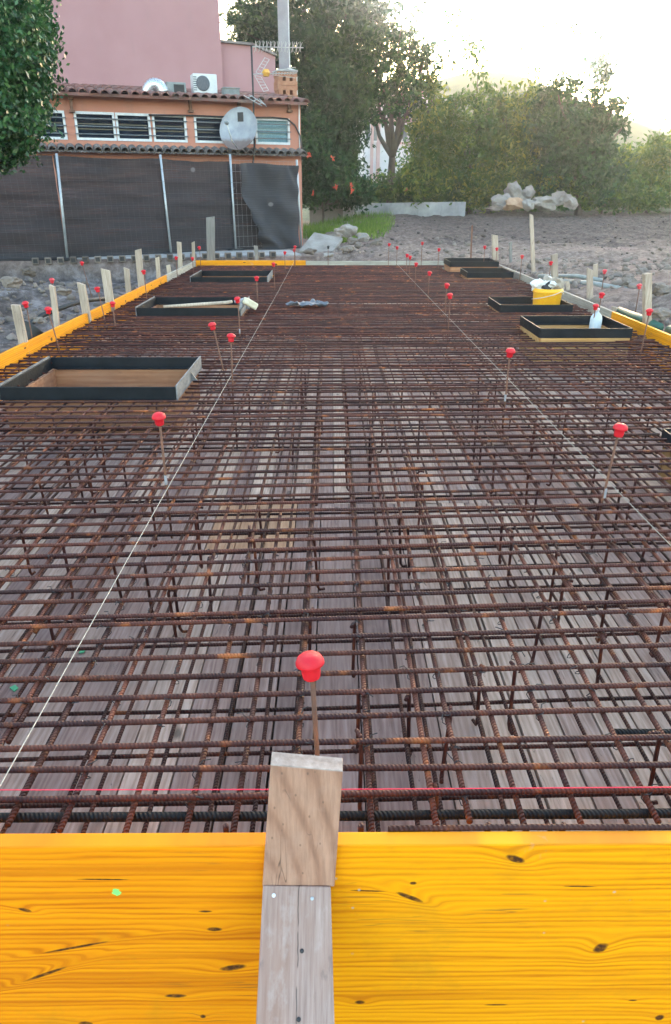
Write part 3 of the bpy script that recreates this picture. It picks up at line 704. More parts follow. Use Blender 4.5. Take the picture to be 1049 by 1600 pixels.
def bar_label(cls, pts):
    z = ZN[zone(pts[0])]
    if cls == 'tc': return 'rusty ribbed bar laid across the slab on top, ' + z
    if cls == 'tl': return 'rusty ribbed bar running lengthwise, upper layer, starting ' + z
    if cls == 'bc': return 'dark bar laid across low down near the planks, ' + z
    return 'dark bar running lengthwise near the planks, starting ' + z
rest = MB()
for k, (pts, r, cls, sc) in enumerate(segs):
    if k < NB:
        p0 = pts[0]; p1 = pts[-1]; a = math.atan2(p1.y - p0.y, p1.x - p0.x)
        rot = Matrix.Rotation(-a, 3, 'Z'); c = Vector(((p0.x + p1.x) / 2, (p0.y + p1.y) / 2, (p0.z + p1.z) / 2))
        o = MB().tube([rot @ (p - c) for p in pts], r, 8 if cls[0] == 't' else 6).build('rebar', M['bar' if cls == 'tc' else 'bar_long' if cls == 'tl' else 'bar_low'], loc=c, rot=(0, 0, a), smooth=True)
        tag(o, bar_label(cls, pts), 'rebar', 'steel bars of the slab mesh')
    else:
        rest.tube(pts, r, 6)
print('BARS', len(segs))
o = rest.build('rebar_mesh', M['bar'], smooth=True)
tag(o, 'remaining short and lower steel bars crossing far down the slab', 'rebar', 'steel bars of the slab mesh', 'stuff')

M['green_paint'] = simple('green_paint', (.06, .34, .16), (.12, .46, .24), 30, .7)
for k, (px, py, lab) in enumerate(((130, 1017, 'small bright green scrap on the planks left of the string'), (22, 1076, 'small bright green scrap on the planks at the left edge'), (846, 996, 'faint green scrap on the planks at the right'))):
    p = atZ(px, py, PZ + .003); o = MB().add([(-.008, -.014, 0), (.006, -.012, .001), (.009, .006, .002), (-.005, .011, 0), (-.008, -.014, .003), (.006, -.012, .004), (.009, .006, .005), (-.005, .011, .003)], [(3, 2, 1, 0), (4, 5, 6, 7), (0, 1, 5, 4), (1, 2, 6, 5), (2, 3, 7, 6), (3, 0, 4, 7)]).build('green_scrap', M['green_paint'], loc=p, rot=(0, 0, k)); tag(o, lab, 'scrap')
# thick black ribbed bar, the stub to its right, the rusty bar on the board
def xbar(name, p0, p1, r, mat, label, cat='rebar'):
    p0 = Vector(p0); p1 = Vector(p1); d = p1 - p0; n = max(2, int(d.length / .2)); a = math.atan2(d.y, d.x); L = d.length; tilt = math.atan2(d.z, math.hypot(d.x, d.y))
    pts = [Vector((-L / 2 + L * i / n, .003 * mnoise.noise(Vector((i * .7, r * 900, 0))), .002 * mnoise.noise(Vector((i * .6, r * 500, 4))))) for i in range(n + 1)]
    return tag(MB().tube(pts, r, 12).build(name, mat, loc=(p0 + p1) / 2, rot=(0, -tilt, a), smooth=True), label, cat)
xbar('rebar', (SX0 + .04, .948, -.0895), (SX1 - .04, .956, -.0895), .0088, M['bar_black'], 'thick black ribbed bar lying across just behind the front boards')
pa = atZ(958, 1145, -.10); pb = atZ(1049, 1146, -.10); pb = pa + (pb - pa).normalized() * .62
xbar('rebar', pa, pb, .0088, M['bar_black'], 'short thick black bar lying among the rusty ones at the right side')
pa = atZ(607, 1293, .005); xbar('rebar', (pa.x, .8440, -.0005), (pa.x + 1.05, .8445, -.0005), .0050, M['bar'], 'rusty ribbed bar resting along the top of the right front board')

# bent hairpin spacers
HP = []
for v_ in range(4):
    rr = random.Random(v_); mb = MB()
    a1 = rr.uniform(-.3, .3) + (0 if v_ % 2 else math.pi); e1 = Vector((math.cos(a1) * .026, math.sin(a1) * .026, 0)); lean = Vector((rr.uniform(-.012, .012), rr.uniform(-.012, .012), 0))
    z0, z1 = .008, .19 if v_ % 2 else .205
    pts = [lean + Vector((0, 0, z0)) - e1 * .9, lean + Vector((0, 0, z0)) - e1 * .25, lean * .9 + Vector((0, 0, z0 + .012)), Vector((0, 0, z1 - .012)), Vector((0, 0, z1 - .003)) + e1 * .15, Vector((0, 0, z1)) + e1 * .5, Vector((0, 0, z1 - .002)) + e1 * 1.0]
    o = mb.tube(pts, .0048, 7).build('hairpin_spacer', M['bar'], smooth=True); HP.append(o)
used = []
hl = 'short bent steel spacer standing upright between the two bar layers'
cnt = 0
for k in range(900):
    if cnt >= 130: break
    y = .95 + 3.2 * rnd.random() ** 1.1; x = rnd.choice(xl) + rnd.choice((-1, 1)) * .011; y = rnd.choice([v for v in ycross if v < 4.4]) + .013
    wmax = .62 * (y + .35) / 1.0
    if abs(x) > min(wmax, 2.4): continue
    if any(x0 - .05 < x < x1 + .05 and y0 - .05 < y < y1 + .05 for (x0, x1, y0, y1) in OPEN.values()): continue
    if any((x - a) ** 2 + (y - b) ** 2 < .07 ** 2 for a, b in used): continue
    used.append((x, y)); b = HP[cnt % 4]
    o = b if cnt < 4 else b.copy()
    if cnt >= 4: COL.objects.link(o)
    o.location = (x, y + slope(y) * (x + .7), PZ + .004); o.rotation_euler = (0, 0, rnd.uniform(-.35, .35) + rnd.choice((-math.pi / 2, math.pi / 2, math.pi / 2, 0)))
    tag(o, hl, 'spacer', 'bent spacers between the bar layers'); cnt += 1
# U ends of bars along the side boards
UB = MB().tube([(.34, 0, .14), (.06, 0, .14), (.02, 0, .132), (0, 0, .11), (0, 0, .03), (.02, 0, .006), (.06, 0, 0), (.3, 0, 0)], .0052, 7).build('hairpin_end_bar', M['bar'], smooth=True)
first = True
for side, ys0, ys1, lab in ((-1, 2.9, 9.3, 'U shaped end bar closing the mesh along the left yellow boards'), (1, 3.2, 9.2, 'U shaped end bar closing the mesh along the right edge boards')):
    y = ys0
    while y < ys1:
        o = UB if first else UB.copy()
        if not first: COL.objects.link(o)
        first = False
        o.location = ((SX0 + .035) if side < 0 else (SX1 - .035), y, -.205 + rnd.uniform(-.008, .012)); o.rotation_euler = (rnd.uniform(-.05, .05), rnd.uniform(-.12, .02), (0 if side < 0 else math.pi) + rnd.uniform(-.12, .12))
        tag(o, lab, 'rebar', 'end bars along the side boards'); y += rnd.uniform(.13, .24)
# upright stubs by the front board
for k, (px, py) in enumerate(((357, 1290), (561, 1285), (754, 1290), (868, 1290))):
    p = atZ(px, py, -.08)
    o = MB().tube([(0, 0, 0), (.002, 0, .19), (.002, -.002, .215)], .0054, 8).build('bar_stub', M['bar'], loc=(p.x, .892, PZ + .01), smooth=True)
    tag(o, ('upright rusty bar stub left of the wooden stake behind the front board', 'upright rusty bar stub just right of the wooden stake behind the front board', 'upright rusty bar stub tied with wire near the middle of the right front board', 'upright rusty bar stub furthest right behind the front board')[k], 'bar stub', 'bar stubs behind the front boards')
# tie wires
tw = []
for v_ in range(3):
    rr = random.Random(50 + v_); pts = []
    for i in range(14):
        q = i / 13 * 4.2 * math.pi; pts.append(Vector((math.cos(q) * .0080 + rr.uniform(-.0012, .0012), math.sin(q) * .0085 * (1 if v_ else .6), -.008 + .013 * math.sin(q * .5 + v_))))
    pts += [pts[-1] + Vector((.006, .002, .004)), pts[-1] + Vector((.010, .006 * (v_ - 1), .007)), pts[-1] + Vector((.014 + .006 * v_, .008, .004))]
    tw.append(MB().tube(pts, .0012, 4).build('tie_wire', M['dark_iron']))
cnt = 0
for y in ycross:
    for x in xl:
        if y > 2.0 or abs(x) > .6 * (y + .35) or rnd.random() > .5: continue
        o = tw[cnt % 3] if cnt < 3 else tw[cnt % 3].copy()
        if cnt >= 3: COL.objects.link(o)
        o.location = (x, y + slope(y) * (x + .7), -.066); o.rotation_euler = (0, 0, rnd.uniform(0, 6.28)); cnt += 1
        tag(o, 'twisted tie wire knotted round crossing bars close to the camera', 'tie wire', 'tie wires on the near bars')

# ------------------------------------------------------------------ capped rods
CAPP = [(.0001, .047), (.008, .0465), (.015, .0445), (.0215, .039), (.0248, .032), (.0250, .0275), (.0225, .0255), (.0185, .025), (.0172, .0235), (.0165, .012), (.0155, .003), (.0145, 0), (.0001, 0)]
cap_me = None
def capped(px, py, label, Z=.215, tilt=0, base=None, tape=False, mat='red', zb=None):
    """px,py: middle of the cap; Z the height of the cap's middle."""
    p = atZ(px, py, Z); zb = PZ if zb is None else zb
    t = thing('capped_rod', label, 'capped rod', (p.x, p.y, zb), 0, 'rods with red safety caps')
    H = Z - .025 - zb; top = Vector((0, 0, H))
    bx = Vector((0, 0, 0)) if base is None else Vector((base, rnd.uniform(-.02, .02), 0))
    MB().tube([bx, bx * .5 + Vector((rnd.uniform(-.002, .002), 0, H * .5)), top + Vector((0, 0, .03))], .0045, 8).build('rod', M['rod'], t, smooth=True)
    c = MB().lathe(CAPP, 24, (0, 0, 0)).build('cap', M[mat], t, loc=top, rot=(rnd.uniform(-.2, .2), rnd.uniform(-.2, .2), 0), smooth=True)
    if tape:
        zz = -zb; MB().lathe([(.0050, 0), (.0056, .003), (.0056, .034), (.0050, .037)], 10, bx * (1 - zz / H) + Vector((0, 0, zz - .045))).build('tape_mark', M['tape'], t, smooth=True)
    return t
capped(487, 1040, 'rod with a large red cap right behind the front wooden stake', base=.02)
capped(249, 653, 'red capped rod in front of the large left opening, white tape on it', tape=True)
capped(968, 671, 'red capped rod standing alone at the right beyond the string, white tape on it', tape=True, base=-.02)
capped(797, 550, 'red capped rod standing just right of the right string', tape=True)
capped(333, 509, 'red capped rod leaning slightly, left of its neighbour behind the large opening', base=.09)
capped(361, 527, 'red capped rod beside the left string behind the large opening', base=-.01)
capped(372, 468, 'red capped rod with white mark by the cream block', tape=True)
capped(401, 435, 'red capped rod just beyond the cream block on the left')
capped(428, 413, 'red capped rod right of the far left opening')
capped(445, 395, 'red capped rod left of the left string at the far yellow board', Z=.19)
capped(460, 391, 'shorter red capped rod at the far end of the left string', Z=.18)
capped(461, 386, 'taller red capped rod at the far end of the left string', Z=.23, zb=-.06)
capped(608, 382, 'thin red capped rod left of the right string at the far board', Z=.26)
capped(621, 387, 'red capped rod at the far end of the right string', Z=.23)
capped(636, 399, 'red capped rod, left of a close pair near the far board', Z=.19)
capped(641, 402, 'red capped rod, right of a close pair near the far board', Z=.19)
capped(650, 413, 'red capped rod in front of the close pair by the string')
capped(660, 380, 'tall thin red capped rod standing in the rubble past the far board', Z=.27, zb=-.1)
capped(671, 427, 'red capped rod right of the right string in the far third')
capped(686, 390, 'red capped rod left of the far right corner opening', Z=.23)
capped(698, 446, 'red capped rod on the right, behind its near twin')
capped(704, 462, 'red capped rod on the right, in front of its far twin')
capped(758, 386, 'red capped rod behind the far right corner opening', Z=.24)
capped(777, 389, 'red capped rod against the tall stake at the far right corner', Z=.24)
capped(816, 401, 'red capped rod just left of the tall thin pole', Z=.22)
capped(861, 411, 'red capped rod before the stake right of the tall thin pole', Z=.22, zb=-.2)
capped(940, 461, 'red capped rod right behind the bottle opening')
capped(931, 479, 'low red capped rod right above the bottle', Z=.14)
capped(1015, 487, 'red capped rod in front of the yellow board at the right edge', base=-.02)
capped(1000, 447, 'faded red capped rod in the rubble left of the tallest right stake', Z=.2, mat='red_faded', zb=-.1)
capped(945, 424, 'faded red capped rod in the rubble right of the bucket', Z=.2, mat='red_faded', zb=-.1)
capped(41, 475, 'red capped rod outside the left board beside the nearest stake', Z=.215, zb=-.35)
capped(75, 484, 'red capped rod inside the left board by the black tub', base=.06)
capped(81, 438, 'red capped rod above the leaning splintered stake', Z=.21, zb=-.3, mat='red_faded')
capped(128, 411, 'red capped rod far out in the rubble left of the wide stake', Z=.2, zb=-.25, base=.08)
capped(153, 452, 'red capped rod leaning against the left yellow board near the wide stake', base=.05)
capped(176, 475, 'short red capped rod near the left boards before the middle opening', Z=.12)
capped(225, 425, 'red capped rod beside the tall pale stake on the left')
capped(275, 403, 'red capped rod in front of the left grey board', Z=.2)
capped(301, 404, 'red capped rod in the far left corner by the grey board', Z=.15)
capped(312, 387, 'small red capped rod behind the far left corner', Z=.24, zb=-.1)
t = capped(513, 386, 'dark capped rod between the pale slab and the far board', Z=.22, mat='rubber', zb=-.1)

# ------------------------------------------------------------------ strings
def cord(name, pts, r, mat, label):
    c = Vector(pts[0]); o = MB().tube([Vector(p) - c for p in pts], r, 6).build(name, mat, loc=c, smooth=True); return tag(o, label, 'string')
cord('string_line', [(-.588, .3, .0), (-.587, .84, .0), (-.585, 4, -.004), (-.583, 8, -.005), (-.582, 11.85, .013)], .0013, M['cord'], 'white string stretched lengthwise on the left of the slab')
cord('string_line', [(1.012, .84, .0), (1.005, 4, -.004), (1.0, 8, -.005), (.995, 11.86, .006)], 0.0011, M['cord'], 'white string stretched lengthwise on the right of the slab')
cord('string_line', [(SX0 - .03, .968, -.035), (0, .966, -.040), (SX1 + .03, .969, -.035)], .0010, M['red_cord'], 'thin red string stretched across behind the front boards')

# ------------------------------------------------------------------ front stake
t = thing('wooden_stake', 'pale pine offcut nailed upright over the joint of the front boards', 'stake', (0, 0, 0))
W = 4  # corners from the picture, given their own depth
def slab4(px4, ys, back, name, mat, parent, bev=.002):
    fr = [atY(px, py, y_) for (px, py), y_ in zip(px4, ys)]
    bk = [p + Vector(b) for p, b in zip(fr, back)]
    c = sum(fr, Vector()) / 4
    o = MB().add([p - c for p in fr + bk], [(0, 1, 2, 3), (7, 6, 5, 4), (0, 4, 5, 1), (1, 5, 6, 2), (2, 6, 7, 3), (3, 7, 4, 0)]).build(name, mat, parent, loc=c, bevel=bev)
    return o
ys4 = (.8055, .8055, .788, .788)
slab4(((423, 1196), (536, 1206), (523, 1386), (410, 1386)), ys4, [(0, .0275, 0), (0, .0275, 0), (0, .020, 0), (0, .020, 0)], 'plank', M['stake_near'], t)
tl = atY(423, 1196, .8055); tr = atY(536, 1206, .8055)
MB().add([tl + Vector((0, 0, .0002)), tr + Vector((0, 0, .0002)), tr + Vector((0, .027, .0012)), tl + Vector((0, .027, .0012)), tl + Vector((.001, .001, .0014)), tr + Vector((-.001, .001, .0014)), tr + Vector((-.001, .026, .0024)), tl + Vector((.001, .026, .0024))],
         [(0, 1, 2, 3), (7, 6, 5, 4), (0, 4, 5, 1), (1, 5, 6, 2), (2, 6, 7, 3), (3, 7, 4, 0)]).build('sawn_top', M['endgrain'], t)
t2 = thing('wooden_brace', 'weathered grey pine brace with nail heads propping the front boards', 'brace', (0, 0, 0))
# brace runs down and towards the camera to the ground
a0 = atY(411, 1384, .786); a1 = atY(517, 1384, .786)
b0 = atY(400, 1600, .640); b1 = atY(523, 1600, .640)
ext = 1.75
e0 = a0 + (b0 - a0) * ext * 1.9; e1 = a1 + (b1 - a1) * ext * 1.9
e0 = a0 + (e0 - a0) * ((a0.z + .64) / (a0.z - e0.z)); e1 = a1 + (e1 - a1) * ((a1.z + .64) / (a1.z - e1.z))
dn = (a1 - a0).cross(e0 - a0).normalized(); dn = dn if dn.y > 0 else -dn
bt = .026
c = (a0 + a1) / 2
vs = [a0, a1, e1, e0]; vb = [p + dn * bt for p in vs]
ax = (e0 + e1) / 2 - c; L_ = ax.length
rotm = Matrix((( (a1 - a0).normalized()), dn.normalized(), (-ax.normalized()))).transposed()
inv = rotm.transposed()
o = MB().add([inv @ (p - c) for p in vs + vb], [(0, 1, 2, 3), (7, 6, 5, 4), (0, 4, 5, 1), (1, 5, 6, 2), (2, 6, 7, 3), (3, 7, 4, 0)]).build('plank', M['brace'], t2, loc=c, bevel=.002)
o.rotation_euler = rotm.to_euler()
def on_brace(px, py):
    r = ray(px, py); k = (a0 - CO).dot(dn) / r.dot(dn); return CO + r * k
for (px, py, rr_, m_, nm) in ((428, 1399, .0032, 'white_paint', 'nail_head'), (488, 1404, .0028, 'galv', 'nail_head'), (472, 1486, .0032, 'dark_iron', 'nail_head'), (467, 1593, .0032, 'dark_iron', 'nail_head')):
    p = on_brace(px, py)
    MB().lathe([(.0001, 0), (rr_, 0), (rr_, .001), (rr_ * .6, .0016), (.0001, .0017)], 12, (0, 0, 0), rot=(-dn).to_track_quat('Z', 'Y').to_matrix()).build(nm, M[m_], t2, loc=p)
MB().tube([inv @ Vector((0, 0, 0)), (0, 0, -.01)], .0008, 5)

# ------------------------------------------------------------------ side stakes
def stake(top, bot, w, label, mat='stake', thick=.025, name='wooden_stake', Y=None, zref=0.0, group='stakes round the formwork', zb=None, out=0.0):
    p = atZ(*bot, zref) if Y is None else atY(*bot, Y)
    Yd = p.y; q = atY(top[0], top[1], Yd); m = mpp(p)
    g = G(p.x, p.y) - .08 if zb is None else zb
    d = q - p; b = p - d * ((p.z - g) / d.z)
    t_ = MB(); W_ = w * m; n = 5; rr = random.Random(int(top[0]))
    sk = rr.uniform(-.012, .012)
    H = q.z - g
    sh = Vector((q.x - b.x, 0, 0)); tz = H
    vs = []
    for i in range(n + 1):
        f = i / n; cx = sh.x * f; ww = W_ * (1 + rr.uniform(-.03, .03)); z = H * f
        for (sx, sy) in ((-1, -1), (1, -1), (1, 1), (-1, 1)):
            vs.append((cx + sx * ww / 2, sy * thick / 2, z + (sx * sk if i == n else 0)))
    fs = [(i * 4 + k, i * 4 + (k + 1) % 4, (i + 1) * 4 + (k + 1) % 4, (i + 1) * 4 + k) for i in range(n) for k in range(4)] + [(3, 2, 1, 0), (n * 4, n * 4 + 1, n * 4 + 2, n * 4 + 3)]
    o = t_.add(vs, fs).build(name, M[mat], loc=(b.x, b.y, g), rot=(0, 0, rr.uniform(-.25, .25)), bevel=.003)
    return tag(o, label, 'stake', group)
stake((25, 476), (37, 534), 13, 'nearest pale stake on the left, square topped and weathered', thick=.05)
stake((82, 446), (88, 494), 8, 'splintered orange-tinged stake leaning behind the black tub', zref=-.02, thick=.03)
stake((127, 443), (135, 489), 11, 'narrow pale stake between the black tub and the wide stake', thick=.04)
stake((165, 421), (172, 472), 13, 'wide flat pale stake on the left edge', thick=.03)
stake((198, 419), (201, 456), 8, 'slim pale stake between the wide stake and the tallest one', thick=.03)
stake((216, 390), (221, 446), 10, 'tall orange-pale stake on the left edge', thick=.04)
stake((246, 402), (248, 432), 6, 'small slim stake right of the tall one on the left edge', thick=.03)
stake((263, 414), (264, 421), 6, 'stub of a stake just above the left grey board', thick=.03)
stake((280, 378), (282, 415), 7, 'pale stake standing behind the left grey board', thick=.03)
stake((302, 378), (303, 405), 5, 'thin pale stake nearest the far left corner', thick=.03)
stake((329, 339), (330, 400), 13, 'broad dark grey post in front of the fence at the far left corner', mat='grey_post', thick=.06, Y=12.1)
stake((400, 384), (401, 400), 6, 'short grey peg behind the far yellow board', mat='grey_post', thick=.04, Y=12.0)
stake((773, 367), (774, 408), 9, 'tall pale stake at the far right corner', thick=.05, Y=11.95)
stake((797, 378), (798, 410), 4, 'thin grey stake right of the far right corner', mat='grey_post', thick=.03, Y=11.6)
stake((830, 335), (834, 430), 5.5, 'tall thin white pole rising outside the far right board', mat='stake', thick=.035, Y=9.9)
stake((866, 397), (867, 440), 9, 'square pale stake right of the tall thin pole', thick=.05, Y=9.0)
stake((887, 440), (888, 456), 6, 'short pale peg right of the yellow bucket', thick=.04, Y=8.3)
stake((922, 420), (922, 470), 9, 'pale stake in front of another behind the right grey board', thick=.04, Y=7.5)
stake((931, 413), (930, 450), 7, 'pinkish stake half hidden behind another at the right', thick=.04, Y=8.8)
stake((960, 479), (960, 492), 8, 'short peg where the grey and yellow right boards meet', thick=.04, Y=6.62)
stake((1010, 427), (1011, 510), 11, 'tallest pale stake in front of the rubble at the right', thick=.05, Y=6.0)
o = stake((738, 352), (736, 402), 2.2, 'thin dark steel rod standing behind the far right opening', mat='rod', thick=.02, Y=12.1, name='steel_rod', group='rods beyond the slab')

# ------------------------------------------------------------------ things lying about
bp = atY(856, 465, 7.12)
t = thing('bucket', 'yellow plastic bucket full of sacks in the right middle opening', 'bucket', (bp.x, 7.14, -.155))
MB().lathe([(.0001, 0), (.115, 0), (.120, .01), (.137, .24), (.142, .245), (.146, .25), (.146, .272), (.140, .275), (.138, .285), (.132, .285), (.128, .25), (.112, .02), (.0001, .018)], 28).build('body', M['bucket'], t, smooth=True)
MB().tube([(.148 * math.cos(q), .148 * math.sin(q), .262 - .09 * abs(math.sin((q + .9) / 2))) for q in [i / 14 * math.pi - math.pi for i in range(15)]], .003, 6).build('handle', M['white_paint'], t, smooth=True)
s = thing('sack', 'crumpled white and brown paper sack sticking out of the yellow bucket', 'sack', (bp.x, 7.14, .06))
b = MB().rock((-.055, 0, .085), .10, seed=3, sub=3, scale=(.95, .9, .75), rough=.9); b.build('white_bag', M['sack'], s, smooth=False)
MB().rock((.055, .01, .10), .095, seed=8, sub=3, scale=(.95, .8, .95), rough=.9).build('brown_bag', simple('brown_paper', (.3, .25, .2), (.42, .37, .32), 14, .9, 0, .6, .01), s)
MB().rock((-.03, -.05, .095), .05, seed=9, sub=2, scale=(1, .7, .9), rough=.8).build('dark_bag', M['dark_cloth'], s)
wp = atY(934.5, 505, 5.78)
t = thing('plastic_bottle', 'clear plastic water bottle standing in the right opening', 'bottle', (wp.x, 5.83, PZ + .10))
MB().lathe([(.0001, .0), (.042, 0), (.047, .008), (.047, .05), (.0445, .055), (.047, .06), (.047, .12), (.0445, .126), (.047, .132), (.047, .205), (.044, .222), (.034, .243), (.020, .258), (.0145, .264), (.0145, .275), (.0001, .276)], 24).build('body', M['bottle'], t, smooth=True)
MB().lathe([(.0001, .276), (.0165, .276), (.0165, .292), (.0001, .294)], 18).build('cap', M['white_paint'], t, smooth=True)
MB().box((0, 0, 0), (.14, .12, .02)).build('shelf', M['lining'], loc=(wp.x, 5.83, PZ + .0885), bevel=.002)
tag(bpy.data.objects['shelf'], 'small wooden shelf block under the plastic bottle', 'shelf'); bpy.data.objects['shelf'].name = 'wooden_block'

# cream block tool, stick and rag over the middle left opening
c_ = atZ(391, 474, .05)
t = thing('float_tool', 'cream block tool with grey straps lying at the middle left opening corner', 'tool', (c_.x, c_.y, .05))
MB().box((0, 0, 0), (.13, .09, .06), rot=Euler((0, .55, .5)).to_matrix()).build('block', M['glove'], t, bevel=.012)
MB().tube([(-.09, 0, .03), (-.075, -.01, -.02), (-.10, -.03, -.06)], [.018, .022, .014], 8).build('strap', M['grey_frame'], t, smooth=True)
MB().tube([(-.14, -.02, .015), (-.06, 0, .035), (-.02, .0, .03)], .014, 8).build('handle', M['tape'], t, smooth=True)
sp0 = atZ(330, 481, .02); sp1 = atZ(383, 474, .03)
o = MB().tube([Vector((-.62, -.03, -.01)), Vector((-.3, .0, .005)), Vector((-.05, .01, .02)), Vector((.0, .0, .03))], [.012, .016, .015, .014], 8).build('stick', M['stake'], loc=(c_.x - .16, c_.y - .03, .04), smooth=True)
tag(o, 'pale stick lying across the middle left opening', 'stick')
def sheet(name, mat, cx, cy, z, w, d, label, cat, seed, fold=.03, nxx=40, nyy=22):
    u = np.linspace(-.5, .5, nxx); v = np.linspace(-.5, .5, nyy); U, V_ = np.meshgrid(u, v)
    X = U * w * (1 - .35 * (2 * V_) ** 2) + .03 * vn(U * 4 + seed, V_ * 4); Y_ = V_ * d * (1 - .5 * (2 * U) ** 2) + .02 * vn(U * 6, V_ * 3 + seed)
    Z_ = fold * (vn(U * 7 + seed, V_ * 5) + .5) * 1.1 + fold * .5 * (vn(U * 17, V_ * 9 + seed) + .5)
    ii = (np.arange(nyy - 1)[:, None] * nxx + np.arange(nxx - 1)[None, :]).ravel()
    F = np.stack([ii, ii + 1, ii + nxx + 1, ii + nxx], 1)
    o = np_mesh(name, np.stack([X.ravel(), Y_.ravel(), Z_.ravel()], 1), F, mat, loc=(cx, cy, z), smooth=True)
    sm = o.modifiers.new('thickness', 'SOLIDIFY'); sm.thickness = .002
    return tag(o, label, cat)
rp = atZ(481, 480, -.05); sheet('rag', simple('blue_grey_sheet', (.07, .08, .10), (.16, .17, .2), 9, .5), rp.x, rp.y, -.054, .42, .24, 'crumpled dark blue-grey sheet lying flat on the bars', 'sheet', 3, .05)
# black tub and hose left of the boards
t = thing('rubber_tub', 'black rubber tub tipped on its side behind the left board', 'tub', (-2.40, 5.62, -.10))
MB().lathe([(.0001, 0), (.085, 0), (.09, .01), (.112, .10), (.120, .103), (.120, .112), (.110, .113), (.088, .02), (.0001, .018)], 28, rot=Euler((-.5, .75, .2)).to_matrix()).build('body', M['rubber'], t, smooth=True)
hp = atY(147, 476, 6.9)
o = MB().tube([(-.35, -.55, -.16), (-.2, -.35, -.05), (-.05, -.1, .0), (.05, .1, .02), (.16, .4, .0), (.1, .7, -.08)], .022, 10).build('hose', M['rubber'], loc=(-2.45, 7.0, -.0), smooth=True); tag(o, 'black hose lying behind the left board beside the wide stake', 'hose')
# green pipes right of the boards
def pipe(pts, r, mat, label, n=12):
    c = Vector(pts[0]); o = MB().tube([Vector(p) - c for p in pts], r, n).build('pipe', mat, loc=c, smooth=True); return tag(o, label, 'pipe', 'pipes beside the slab')
pipe([(2.63, 6.62, -.015), (2.66, 6.2, -.02), (2.68, 5.85, -.035)], .038, M['green_pipe'], 'dark green pipe behind the right yellow board, left of the tallest stake')
pipe([(2.70, 5.72, -.03), (2.72, 5.2, -.035), (2.74, 4.5, -.04), (2.76, 3.6, -.06)], .038, M['green_pipe'], 'dark green pipe running out of the frame, right of the tallest stake')
q0 = atZ(893, 447, -.03); q1 = atZ(975, 463, -.02)
pipe([q0 + Vector((0, .3, .02)), (q0 + q1) / 2 + Vector((0, .2, .06)), q1 + Vector((.1, .2, .04))], .03, M['grey_pipe'], 'pale grey pipe end lying in the rubble, lower of the two')
q0 = atZ(890, 438, 0); q1 = atZ(940, 450, 0)
pipe([q0 + Vector((-.3, .3, .02)), (q0 + q1) / 2 + Vector((0, .3, .06)), q1 + Vector((.1, .3, .05))], .025, M['grey_pipe'], 'dark grey pipe in the rubble, upper of the two behind the bucket')

# ------------------------------------------------------------------ kerb with hollow blocks, apron below the fence
kd = (K1 - K0); ka = math.atan2(kd.y, kd.x)
o = MB().box((0, 0, -.05), (9.5, 1.15, .10)).build('concrete_apron', M['concrete'], loc=((K0.x + K1.x) / 2 - 2.2 - .62 * math.sin(ka), (K0.y + K1.y) / 2 - 2.2 * KS + .62 * math.cos(ka), -.032), rot=(0, 0, ka), bevel=.02); tag(o, kind='structure')
blk = None; nb = 21
for i in range(nb):
    p = K0.lerp(K1, i / (nb - 1) * .96)
    if blk is None:
        blk = thing('kerb_block', '', 'block', p, ka, 'small blocks along the kerb')
        MB().box((0, 0, .0), (.105, .12, .10)).build('body', M['rubble'], blk, bevel=.006); MB().box((0, -.061, .0), (.07, .004, .068)).build('hollow', M['dark_iron'], blk); o = blk  # dark plate on the front face paints the shade of the block's cavity
    else: o = copy_tree(blk)
    o.location = p + Vector((.02, -.15, .045)); o.rotation_euler = (0, 0, ka + rnd.uniform(-.08, .08)); o['label'] = 'small hollow concrete block in the kerb row below the fence'

# ------------------------------------------------------------------ fence with shade netting
FP = [Vector((-9.3, 10.9, -.05)), atZ(105, 405, -.05), atZ(263, 397, -.05), atZ(363, 391, -.05), atZ(466, 387, -.06)]
FT = [None, (88, 240), (246, 242), (355, 241), (459, 250)]
def grid_net(A, B, z0f, z1f, amp, seed, name, mat, parent, off, nu=90, nv=40):
    d = (B - A); L = d.length; n = Vector((d.y, -d.x, 0)).normalized()
    u = np.linspace(0, 1, nu); v = np.linspace(0, 1, nv); U, V_ = np.meshgrid(u, v)
    X = U * L; z0 = z0f(U); z1 = z1f(U); Z_ = z0 + (z1 - z0) * V_
    Y_ = off + .04 + amp * (vn(X * .9 + seed, Z_ * 4.5) * 1.0 + .5 * vn(X * 2.3 + seed, Z_ * 9)) - .06 * np.sin(np.pi * U) * (1 - V_)
    ii = (np.arange(nv - 1)[:, None] * nu + np.arange(nu - 1)[None, :]).ravel()
    return np_mesh(name, np.stack([X.ravel(), -Y_.ravel(), Z_.ravel()], 1), np.stack([ii, ii + 1, ii + nu + 1, ii + nu], 1), mat, parent, smooth=True)
fl = ['fence panel with dark net at the left end by the leafy tree', 'fence panel with dark net between the first and second metal posts', 'fence panel with dark net between the second and third metal posts', 'bare mesh fence panel behind the loose net at the building corner']
